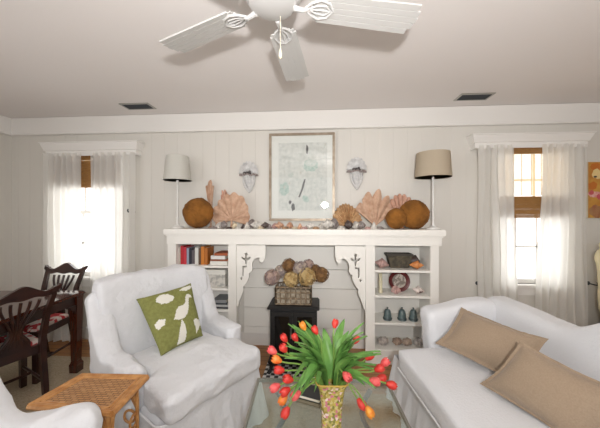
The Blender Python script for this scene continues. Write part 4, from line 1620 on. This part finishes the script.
for k in range(4):
    bm.faces.new((A_[k], A_[(k + 1) % 4], B_[(k + 1) % 4], B_[k]))
obj('lower_shelf', bm, M['mahogany_red'], ra, smooth=False)

# ------------------------------------------------------------------ dining table and chairs
te = cw(-1.95, 2.42)
tz = .70
dt = thing('dining_table', 'dark mahogany dining table with square legs by the curtained window', 'dining table', (te[0], te[1], .0095), R(4))
# local: right far corner at the origin, table runs to -x and -y
TW, TLn = .98, 1.9
bm = BM(); box(bm, -TW, .02, -TLn, .02, tz - .025, tz, .008); obj('table_top', bm, M['mahogany_red'], dt)
bm = BM()
for (x0, x1, y0, y1) in ((-.035, -.015, -TLn + .06, -.06), (-TW + .035, -TW + .055, -TLn + .06, -.06), (-TW + .06, -.06, -.035, -.015), (-TW + .06, -.06, -TLn + .035, -TLn + .055)):
    box(bm, x0, x1, y0, y1, tz - .105, tz - .025, .003)
obj('apron', bm, M['mahogany'], dt)
for (x, y) in ((-.03, -.03), (-TW + .03, -.03), (-.03, -TLn + .05), (-TW + .03, -TLn + .05)):
    bm = BM()
    loft_rect(bm, [(.034, .034, 0), (.036, .036, .07), (.029, .029, .085), (.026, .026, .1), (.034, .034, tz - .1), (.036, .036, tz - .025)])
    for v in bm.verts:
        v.co += Vector((x, y, 0))
    lg = obj('leg', bm, M['mahogany_red'], dt, smooth=False)
    bm = BM()
    sy = -1 if y > -1 else 1
    sx = -1 if x > -.5 else 1
    prof = [(.03, tz - .105), (.12, tz - .105), (.11, tz - .115), (.085, tz - .12), (.08, tz - .135), (.06, tz - .14), (.05, tz - .165), (.03, tz - .18)]
    prism(bm, prof, .018, Matrix.Translation((x + .009, y, 0)) @ Matrix.Rotation(PI / 2 * sy, 4, 'Z'))
    prism(bm, [(sx * a, b) for (a, b) in prof], .018, Matrix.Translation((x, y - .009, 0)))
    obj('corner_bracket', bm, M['mahogany'], lg, smooth=False)

M['seatfab'] = mat('red_white_damask', (196, 50, 54), .85, (234, 218, 208), 16, .2, 100, contrast=(.46, .52), detail=2)


def make_chair(label, loc, rotz):
    """faces local +x, width along y"""
    t = thing('dining_chair', label, 'dining chair', loc, rotz, 'mahogany dining chairs')
    SH, BH = .44, .855
    wf, wb, dep = .205, .168, .38
    # seat
    def st(p):
        k = (p.x + dep / 2) / dep
        p.y *= (wb + (wf - wb) * k) / wf
        if p.z > SH - .02:
            p.z += .018 * max(0, 1 - (p.x / .22) ** 2) * max(0, 1 - (p.y / .23) ** 2)
        return p
    bm = BM(); rbox(bm, (.012, 0, SH - .012), (dep / 2 - .016, wf - .012, .02), .015, (14, 14, 4), st); obj('seat', bm, M['seatfab'], t, angle=180)
    bm = BM()
    for s in (-1, 1):
        y0_, y1_ = s * (wb - .012), s * (wf - .012)
        m_ = [Vector((-dep / 2, y0_, SH - .075)), Vector((dep / 2, y1_, SH - .075))]
        ang = math.atan2(y1_ - y0_, dep)
        box(bm, 0, math.hypot(dep, y1_ - y0_), -.011, .011, 0, .06, .003, mtx=Matrix.Translation(m_[0]) @ Matrix.Rotation(ang, 4, 'Z'))
    box(bm, dep / 2 - .022, dep / 2, -wf + .01, wf - .01, SH - .075, SH - .015, .003)
    box(bm, -dep / 2, -dep / 2 + .022, -wb + .01, wb - .01, SH - .075, SH - .01, .003)
    obj('seat_rail', bm, M['mahogany'], t)
    for s in (-1, 1):
        bm = BM(); x, y = dep / 2 - .02, s * (wf - .02)
        loft_rect(bm, [(.018, .018, 0), (.021, .021, SH - .02)])
        for v in bm.verts:
            v.co += Vector((x, y, 0))
        obj('leg', bm, M['mahogany'], t, smooth=False)
        # rear leg runs up into the back post
        bm = BM()
        rg = []
        for (xx, yy, z, hx_, hy_) in ((-dep / 2 - .065, wb - .02, 0, .016, .015), (-dep / 2 - .03, wb - .016, .2, .018, .017), (-dep / 2, wb - .016, SH - .06, .02, .018), (-dep / 2 - .004, wb - .014, SH + .05, .02, .018), (-dep / 2 - .05, wb - .006, .68, .016, .016), (-dep / 2 - .105, wb + .012, BH - .03, .013, .016), (-dep / 2 - .112, wb + .018, BH + .005, .012, .018)):
            rg.append([bm.verts.new((xx + i * hx_, s * yy + j * hy_, z)) for (i, j) in ((-1, -1), (1, -1), (1, 1), (-1, 1))])
        for i in range(len(rg) - 1):
            for k in range(4):
                bm.faces.new((rg[i][k], rg[i][(k + 1) % 4], rg[i + 1][(k + 1) % 4], rg[i + 1][k]))
        bm.faces.new(rg[0]); bm.faces.new(rg[-1])
        obj('leg', bm, M['mahogany'], t, smooth=False)
    # serpentine crest rail with ears
    def bx_(z):
        return -dep / 2 - .004 - .108 * max(0, (z - SH - .05) / (BH - SH - .05)) ** 1.1
    bm = BM()
    upper, lower = [], []
    n = 40
    for i in range(n + 1):
        u = -1 + 2 * i / n
        y = u * (wb + .045)
        zc = BH + .012 + .034 * math.exp(-(u / .26) ** 2) - .026 * math.exp(-((abs(u) - .6) / .24) ** 2) + .012 * sm((abs(u) - .86) / .14)
        th = .042 + .06 * math.exp(-(u / .28) ** 2) - .008 * sm((abs(u) - .7) / .3)
        upper.append((y, zc)); lower.append((y, zc - th))
    def ring(side):
        pts = [(bx_(z) + side * .013, y, z) for (y, z) in upper] + [(bx_(z) + side * .013, y, z) for (y, z) in lower[::-1]]
        return [bm.verts.new(p) for p in pts]
    A_, B_ = ring(1), ring(-1)
    m_ = len(A_)
    for i in range(n):
        bm.faces.new((A_[i], A_[i + 1], A_[m_ - 2 - i], A_[m_ - 1 - i]))
        bm.faces.new((B_[i + 1], B_[i], B_[m_ - 1 - i], B_[m_ - 2 - i]))
    for i in range(m_):
        bm.faces.new((A_[i], A_[(i + 1) % m_], B_[(i + 1) % m_], B_[i]))
    obj('crest_rail', bm, M['mahogany'], t, angle=50)
    # pierced splat: five ribs from a waisted foot
    bm = BM()
    for k in range(-2, 3):
        pts, rr = [], []
        for i in range(15):
            v = i / 14
            z = SH + .02 + (BH - .07 - SH - .02) * v
            half = (.075 - .05 * math.sin(PI * min(1, v / .62)) ** 2 * 1 if v < .31 else .025 + .075 * sm((v - .31) / .69)) if k else 0
            pts.append((bx_(z), k / 2 * half, z))
            rr.append(.010 if v > .25 else .013)
        tube(bm, pts, rr, 8)
    prism(bm, [(-.085, SH - .01), (.085, SH - .01), (.08, SH + .03), (.055, SH + .07), (.034, SH + .12), (.03, SH + .16), (-.03, SH + .16), (-.034, SH + .12), (-.055, SH + .07), (-.08, SH + .03)], .02, Matrix.Translation((-dep / 2 + .006, 0, 0)) @ Matrix.Rotation(PI / 2, 4, 'Z') @ Matrix.Translation((0, 0, 0)))
    obj('splat', bm, M['mahogany'], t, angle=50)
    for s in (-1, 1):
        bm = BM(); tube(bm, [(-dep / 2 - .03, s * (wb - .016), .16), (dep / 2 - .02, s * (wf - .02), .16)], .011, 6); obj('stretcher', bm, M['mahogany'], t)
    bm = BM(); tube(bm, [(0, -wf + .04, .16), (0, wf - .04, .16)], .011, 6); obj('stretcher', bm, M['mahogany'], t)
    return t


qa = cw(-2.15, 1.94)
chA = make_chair('nearer dark dining chair with red-patterned seat, its pierced back toward the rattan table', (qa[0], qa[1], .0095), PI + R(4) - R(23))
chB = copy_tree(chA)
chB['label'] = 'farther dark dining chair with red-patterned seat, standing before the window curtain'
qb = cw(-2.35, 2.40)
chB.location = (qb[0], qb[1], .0095)
chB.rotation_euler = (0, 0, -PI / 2 + R(2))

# ------------------------------------------------------------------ coffee table
CZ = .45
c1, c2 = at_height(263, 381, CZ), at_height(386, 378, CZ)
ct = thing('coffee_table', 'glass-topped coffee table with curved grey iron legs under the tulips', 'coffee table', ((c1.x + c2.x) / 2, (c1.y + c2.y) / 2 - .32, .0105), R(3))
cwid = (c2.x - c1.x) / 2 + .01
ch_ = .40
ht = CZ - .0105
bm = BM(); box(bm, -cwid, cwid, -ch_, ch_ - .08, ht - .012, ht, .003); obj('glass_top', bm, M['glass'], ct)
bm = BM()
for (xa, xb, ya, yb) in ((-cwid - .014, cwid + .014, -ch_ - .014, -ch_), (-cwid - .014, cwid + .014, ch_ - .08, ch_ - .066), (-cwid - .014, -cwid, -ch_, ch_ - .08), (cwid, cwid + .014, -ch_, ch_ - .08)):
    box(bm, xa, xb, ya, yb, ht - .022, ht - .002, .003)
obj('top_frame', bm, mat('pewter_frame', (148, 146, 138), .4, metal=.5), ct)
for sx in (-1, 1):
    for sy in (-1, 1):
        bm = BM()
        ya = (ch_ - .14) if sy > 0 else (-ch_ + .06)
        pts = []
        for i in range(16):
            v = i / 15
            pts.append((sx * (cwid - .10 - .055 * math.sin(v * 2 * PI)), ya - sy * .04 * math.sin(v * PI), ht - .018 - (ht - .018) * v))
        tube(bm, pts, .013, 8)
        obj('leg', bm, M['iron'], ct)
bm = BM()
tube(bm, [(-cwid + .1, .2, .12), (0, .05, .16), (cwid - .1, .2, .12)], .009, 8)
tube(bm, [(-cwid + .1, -.3, .12), (0, -.14, .16), (cwid - .1, -.3, .12)], .009, 8)
tube(bm, [(0, .05, .16), (0, -.14, .16)], .009, 8)
obj('stretcher', bm, M['iron'], ct)
# dark covered book lying on the glass
pb_ = at_height(311, 391, CZ + .02)
t = thing('book', 'dark covered book lying on the glass table behind the tulip vase', 'book', (pb_.x, pb_.y, CZ + .0005), R(-18))
bm = BM(); box(bm, -.065, .065, -.05, .05, 0, .003); box(bm, -.065, .065, -.05, .05, .017, .020); box(bm, -.065, -.062, -.05, .05, 0, .020); obj('cover', bm, mat('black_book_cover', (36, 36, 38), .4), t, smooth=False)
bm = BM(); box(bm, -.062, .061, -.047, .047, .003, .017); obj('pages', bm, M['pages'], t, smooth=False)

# ------------------------------------------------------------------ vase of tulips
ZV = 1.20
base = at_depth(331, 430, ZV)
vx, vy = base.x, base.y
vh = EYE - (384 - 214) / FPX * ZV - CZ + .035
m, nt, pb = base_mat('floral_chintz_glaze', .25)
tc = nt.nodes.new('ShaderNodeTexCoord')
vo = nt.nodes.new('ShaderNodeTexVoronoi'); vo.inputs['Scale'].default_value = 95
nt.links.new(tc.outputs['Object'], vo.inputs['Vector'])
cr_ = nt.nodes.new('ShaderNodeValToRGB')
cr_.color_ramp.interpolation = 'CONSTANT'
els = cr_.color_ramp.elements
els[0].position = 0; els[0].color = lin((178, 160, 84))
els[1].position = .3; els[1].color = lin((126, 124, 60))
for (pp, cc_) in ((.48, (196, 180, 120)), (.66, (196, 118, 132)), (.76, (222, 196, 190)), (.84, (150, 132, 62)), (.93, (190, 170, 80))):
    e = els.new(pp); e.color = lin(cc_)
sp = nt.nodes.new('ShaderNodeSeparateColor'); nt.links.new(vo.outputs['Color'], sp.inputs[0])
nt.links.new(sp.outputs[0], cr_.inputs[0]); nt.links.new(cr_.outputs[0], pb.inputs['Base Color'])
vase = thing('vase', 'flared square floral-patterned yellow vase holding the tulips', 'vase', (vx, vy, CZ + .0005), R(4))
bm = BM()
def sq(rr_, a):
    c, s = abs(math.cos(a)), abs(math.sin(a))
    return rr_ / (c ** 6 + s ** 6) ** (1 / 6)
lv = [(.040, 0), (.044, .006), (.042, .03), (.046, vh * .5), (.054, vh * .8), (.066, vh - .008), (.070, vh - .002), (.069, vh), (.062, vh - .004), (.048, vh * .7), (.040, vh * .35), (.036, .015)]
gr = []
for (r_, z) in lv:
    gr.append([bm.verts.new((sq(r_, 2 * PI * k / 48) * math.cos(2 * PI * k / 48), sq(r_, 2 * PI * k / 48) * math.sin(2 * PI * k / 48), z)) for k in range(48)])
for i in range(len(gr) - 1):
    for k in range(48):
        bm.faces.new((gr[i][k], gr[i][(k + 1) % 48], gr[i + 1][(k + 1) % 48], gr[i + 1][k]))
bm.faces.new(gr[0]); bm.faces.new(gr[-1])
obj('vase_body', bm, m, vase)
bm = BM()
pts = [(sq(.0695, 2 * PI * k / 48) * math.cos(2 * PI * k / 48), sq(.0695, 2 * PI * k / 48) * math.sin(2 * PI * k / 48), vh - .002) for k in range(48)]
tube(bm, pts, .0035, 6, closed=True); obj('rim', bm, mat('gold_rim', (186, 156, 74), .35), vase)

mouth = Vector((vx, vy, CZ + vh))


def petal_bloom(bm, pos, axis, Rm, H):
    axis = axis.normalized()
    q = Vector((0, 0, 1)).rotation_difference(axis).to_matrix().to_4x4()
    T = Matrix.Translation(pos) @ q
    for layer in (0, 1):
        for k in range(3):
            a0 = 2 * PI * k / 3 + layer * PI / 3
            rs = 1.0 if layer == 0 else .88
            def f(u, v):
                a = (u * 2 - 1)
                w = R(62) * math.sin(PI * (.12 + .86 * v)) ** .6
                r = Rm * rs * (math.sin(PI * (.08 + .74 * v)) ** .75) * (1 - .06 * a * a)
                z = H * (v ** .9) * (1 - .10 * a * a * v)
                return T @ Vector((r * math.cos(a0 + a * w), r * math.sin(a0 + a * w), z))
            sheet(bm, f, 6, 8)


def leaf_blade(bm, p0, p1, p2, wd, side=None):
    """long strap leaf along a bent path"""
    d = (p2 - p0)
    sd = d.cross(Vector((0, 0, 1)))
    if sd.length < 1e-4:
        sd = Vector((1, 0, 0))
    sd.normalize()
    up = sd.cross(d).normalized()
    def f(u, v):
        c = p0 * (1 - v) ** 2 + p1 * 2 * v * (1 - v) + p2 * v * v
        w = wd * (math.sin(PI * min(1, .10 + .90 * v)) ** .7)
        a = u * 2 - 1
        return c + sd * a * w + up * abs(a) * w * .35 + up * .004 * math.sin(9 * v + 3 * a)
    sheet(bm, f, 4, 14)


TUL = [  # px, py, depth offset, colour, up-tilt, label
    (303, 326, .06, 'yellow', 1, 'golden tulip standing highest, near the stove doors'),
    (315, 330, .04, 'red', 1, 'red tulip upright just beside the highest golden one'),
    (335, 323.5, .05, 'red', 1, 'small red tulip standing alone at the top of the bunch'),
    (356, 339.5, .05, 'red', 1, 'half hidden red tulip among leaf tips below the bookcase'),
    (284, 338, .03, 'red', 1, 'red tulip uppermost of the cluster in front of the stove'),
    (283.5, 348, .00, 'red', 1, 'red tulip directly under the uppermost stove-side one'),
    (272, 350.5, .02, 'pink', .4, 'pink-red tulip farthest out toward the armchair, above the orange one'),
    (295, 337.5, .08, 'red', 1, 'small red tulip half hidden below the highest golden one'),
    (276.5, 359.5, -.01, 'orange', .3, 'orange tulip among the reds, pointing at the armchair seat'),
    (279, 370, -.02, 'red', .1, 'red tulip hanging right below the orange one'),
    (288, 379, -.05, 'red', .3, 'large red tulip at the middle of the drooping cluster toward the armchair'),
    (275, 387.5, -.04, 'pink', -.3, 'pink-red tulip drooping outermost over the armchair-side table edge'),
    (285, 391.5, -.06, 'red', -.3, 'red tulip drooping beneath the large red one'),
    (295.5, 395, -.08, 'pink', -.2, 'pink tulip drooping nearest the vase on its armchair side'),
    (283, 399.5, -.05, 'orange', -.8, 'orange tulip mostly hidden under drooping reds'),
    (285.5, 412.5, -.09, 'red', -1, 'red tulip hanging lowest of all on the armchair side'),
    (347, 376.5, -.10, 'pink', -.1, 'pink tulip in front of the vase rim'),
    (369.5, 356, .05, 'red', .5, 'small dark red tulip peeping between leaves toward the sofa'),
    (385, 362.5, .02, 'pink', .5, 'pink-red tulip highest of the cluster toward the sofa'),
    (379.5, 368.5, .00, 'red', .3, 'red tulip below the highest sofa-side one'),
    (375, 381.5, -.05, 'pink', -.1, 'large pink-red tulip at the inner side of the sofa-side cluster'),
    (391.5, 385, -.02, 'red', -.2, 'red tulip farthest out toward the sofa'),
    (381.5, 378, .02, 'red', .1, 'red tulip squeezed in the middle of the sofa-side cluster'),
    (361.5, 404, -.07, 'red', -.7, 'red tulip drooping over the glass beside the lowest golden one'),
    (369.5, 412, -.09, 'yellow', -1, 'golden tulip hanging lowest, on the sofa side'),
]
rl = random.Random(21)
for i, (px, py, dz, col, up, lab) in enumerate(TUL):
    P = at_depth(px, py, ZV + dz)
    hd = Vector((P.x - vx, P.y - vy, 0))
    hdn = hd.normalized() if hd.length > 1e-3 else Vector((0, 1, 0))
    root = mouth + hdn * .035 - Vector((0, 0, .04))
    ax_ = (hdn * .8 + Vector((0, 0, up * 1.1))).normalized()
    H = .042 if up > .5 else .048
    b0 = P - ax_ * H * .5
    t = thing('tulip', lab, 'tulip', root, 0, 'tulips in the floral vase')
    L = t.location
    bm = BM(); petal_bloom(bm, b0, ax_, .0185 if py > 345 else .016, H); obj('bloom', bm, M[col], t, world=L, angle=180)
    c1_ = root + hdn * hd.length * .30 + Vector((0, 0, max(.07, (P.z - root.z) * .75 + .04)))
    c2_ = b0 - ax_ * .06
    pts = []
    for k in range(13):
        v = k / 12
        pts.append(root * (1 - v) ** 3 + c1_ * 3 * v * (1 - v) ** 2 + c2_ * 3 * v * v * (1 - v) + b0 * v ** 3)
    bm = BM(); tube(bm, pts, .0035, 6); obj('stem', bm, M['stem'], t, world=L)
    for q_ in range(3 if i % 3 else 2):
        a = math.atan2(hdn.y, hdn.x) + rl.uniform(-.9, .9)
        if abs((a + PI / 2 + PI) % (2 * PI) - PI) < .75:
            a += 1.3 if i % 2 else -1.3
        dl = Vector((math.cos(a), math.sin(a), 0))
        ln = rl.uniform(.09, .23)
        rise = rl.uniform(.05, .23)
        p0 = mouth + dl * .03 - Vector((0, 0, .03))
        p2 = mouth + dl * ln + Vector((0, 0, rise if rl.random() < .72 else rl.uniform(-.04, .06)))
        p1 = mouth + dl * ln * .35 + Vector((0, 0, max(.10, rise * .8)))
        bm = BM(); leaf_blade(bm, p0, p1, p2, rl.uniform(.014, .024)); obj('leaf', bm, M['leaf'], t, world=L, angle=180)

# ------------------------------------------------------------------ ceiling fan
fzb = EYE + .90
hub = at_depth(272.5, 3, .90 * FPX / 211)
fan = thing('ceiling_fan', 'white five-bladed ceiling fan with scrolled blade brackets', 'ceiling fan', (hub.x, hub.y, CEIL), YAW)
zr = fzb - CEIL
M['fanwhite'] = mat('white_fan_enamel', (208, 207, 205), .35)
M['fanblade'] = mat('white_beadboard_blade', (204, 203, 200), .5)
bm = BM(); lathe(bm, [(.075, 0), (.078, -.02), (.06, -.045), (.02, -.055), (.02, -.07)], 28); obj('canopy', bm, M['fanwhite'], fan)
bm = BM(); lathe(bm, [(.02, -.06), (.10, -.075), (.125, -.10), (.125, zr + .035), (.118, zr + .02), (.105, zr + .008), (.10, zr - .006), (.08, zr - .018), (.03, zr - .024), (.001, zr - .025)], 36); obj('motor_housing', bm, M['fanwhite'], fan)
bm = BM(); tube(bm, [(.03, .05, zr - .012), (.03, .05, zr - .16)], .0015, 5); lathe(bm, [(.001, 0), (.008, .006), (.006, .03), (.002, .05)], 10, (.03, .05, zr - .21)); obj('pull_chain', bm, mat('cream_pull_cord', (232, 222, 198), .5), fan)
for k, ang in enumerate((9, 81, 152, 225, 297)):
    rt = Matrix.Rotation(R(ang), 4, 'Z') @ Matrix.Translation((0, 0, zr)) @ Matrix.Rotation(R(-9), 4, 'X')
    bm = BM()
    nst = 5
    r0, r1 = .165, .665
    for j in range(nst):
        ya = -.5 + j / nst
        yb = ya + 1 / nst
        P = []
        def w(x):
            return .135 + .022 * (x - r0) / (r1 - r0)
        e0 = .03 * (abs(ya + yb) ** 2)
        pts = [(r0 + e0 * 2, ya * w(r0) + .0018), (r1 - e0, ya * w(r1) + .0018), (r1 - e0, yb * w(r1) - .0018), (r0 + e0 * 2, yb * w(r0) - .0018)]
        A_ = [bm.verts.new((p[0], p[1], .004)) for p in pts]
        B_ = [bm.verts.new((p[0], p[1], -.004)) for p in pts]
        bm.faces.new(A_); bm.faces.new(B_[::-1])
        for q_ in range(4):
            bm.faces.new((A_[q_], A_[(q_ + 1) % 4], B_[(q_ + 1) % 4], B_[q_]))
    loft = [(r0 + .02, r1 - .02)]
    box(bm, r0 + .02, r1 - .02, -.058, .058, -.0022, .0022)
    bl = obj('blade', bm, M['fanblade'], fan, smooth=False)
    bl.matrix_local = rt
    bm = BM()
    tube(bm, [(.09, 0, -.012), (.13, 0, -.018), (.15, 0, -.012)], [.013, .010, .008], 8)
    for s_ in (-1, 1):
        tube(bm, [(.14, 0, -.010), (.165, s_ * .028, -.008), (.205, s_ * .046, -.007), (.245, s_ * .034, -.007), (.265, 0, -.007)], .0055, 7)
        tube(bm, [(.155, 0, -.009), (.19, s_ * .018, -.008), (.23, s_ * .022, -.008), (.255, 0, -.008)], .0042, 7)
    tube(bm, [(.14, 0, -.010), (.26, 0, -.007)], .004, 6)
    obj('blade_bracket', bm, M['fanwhite'], bl)
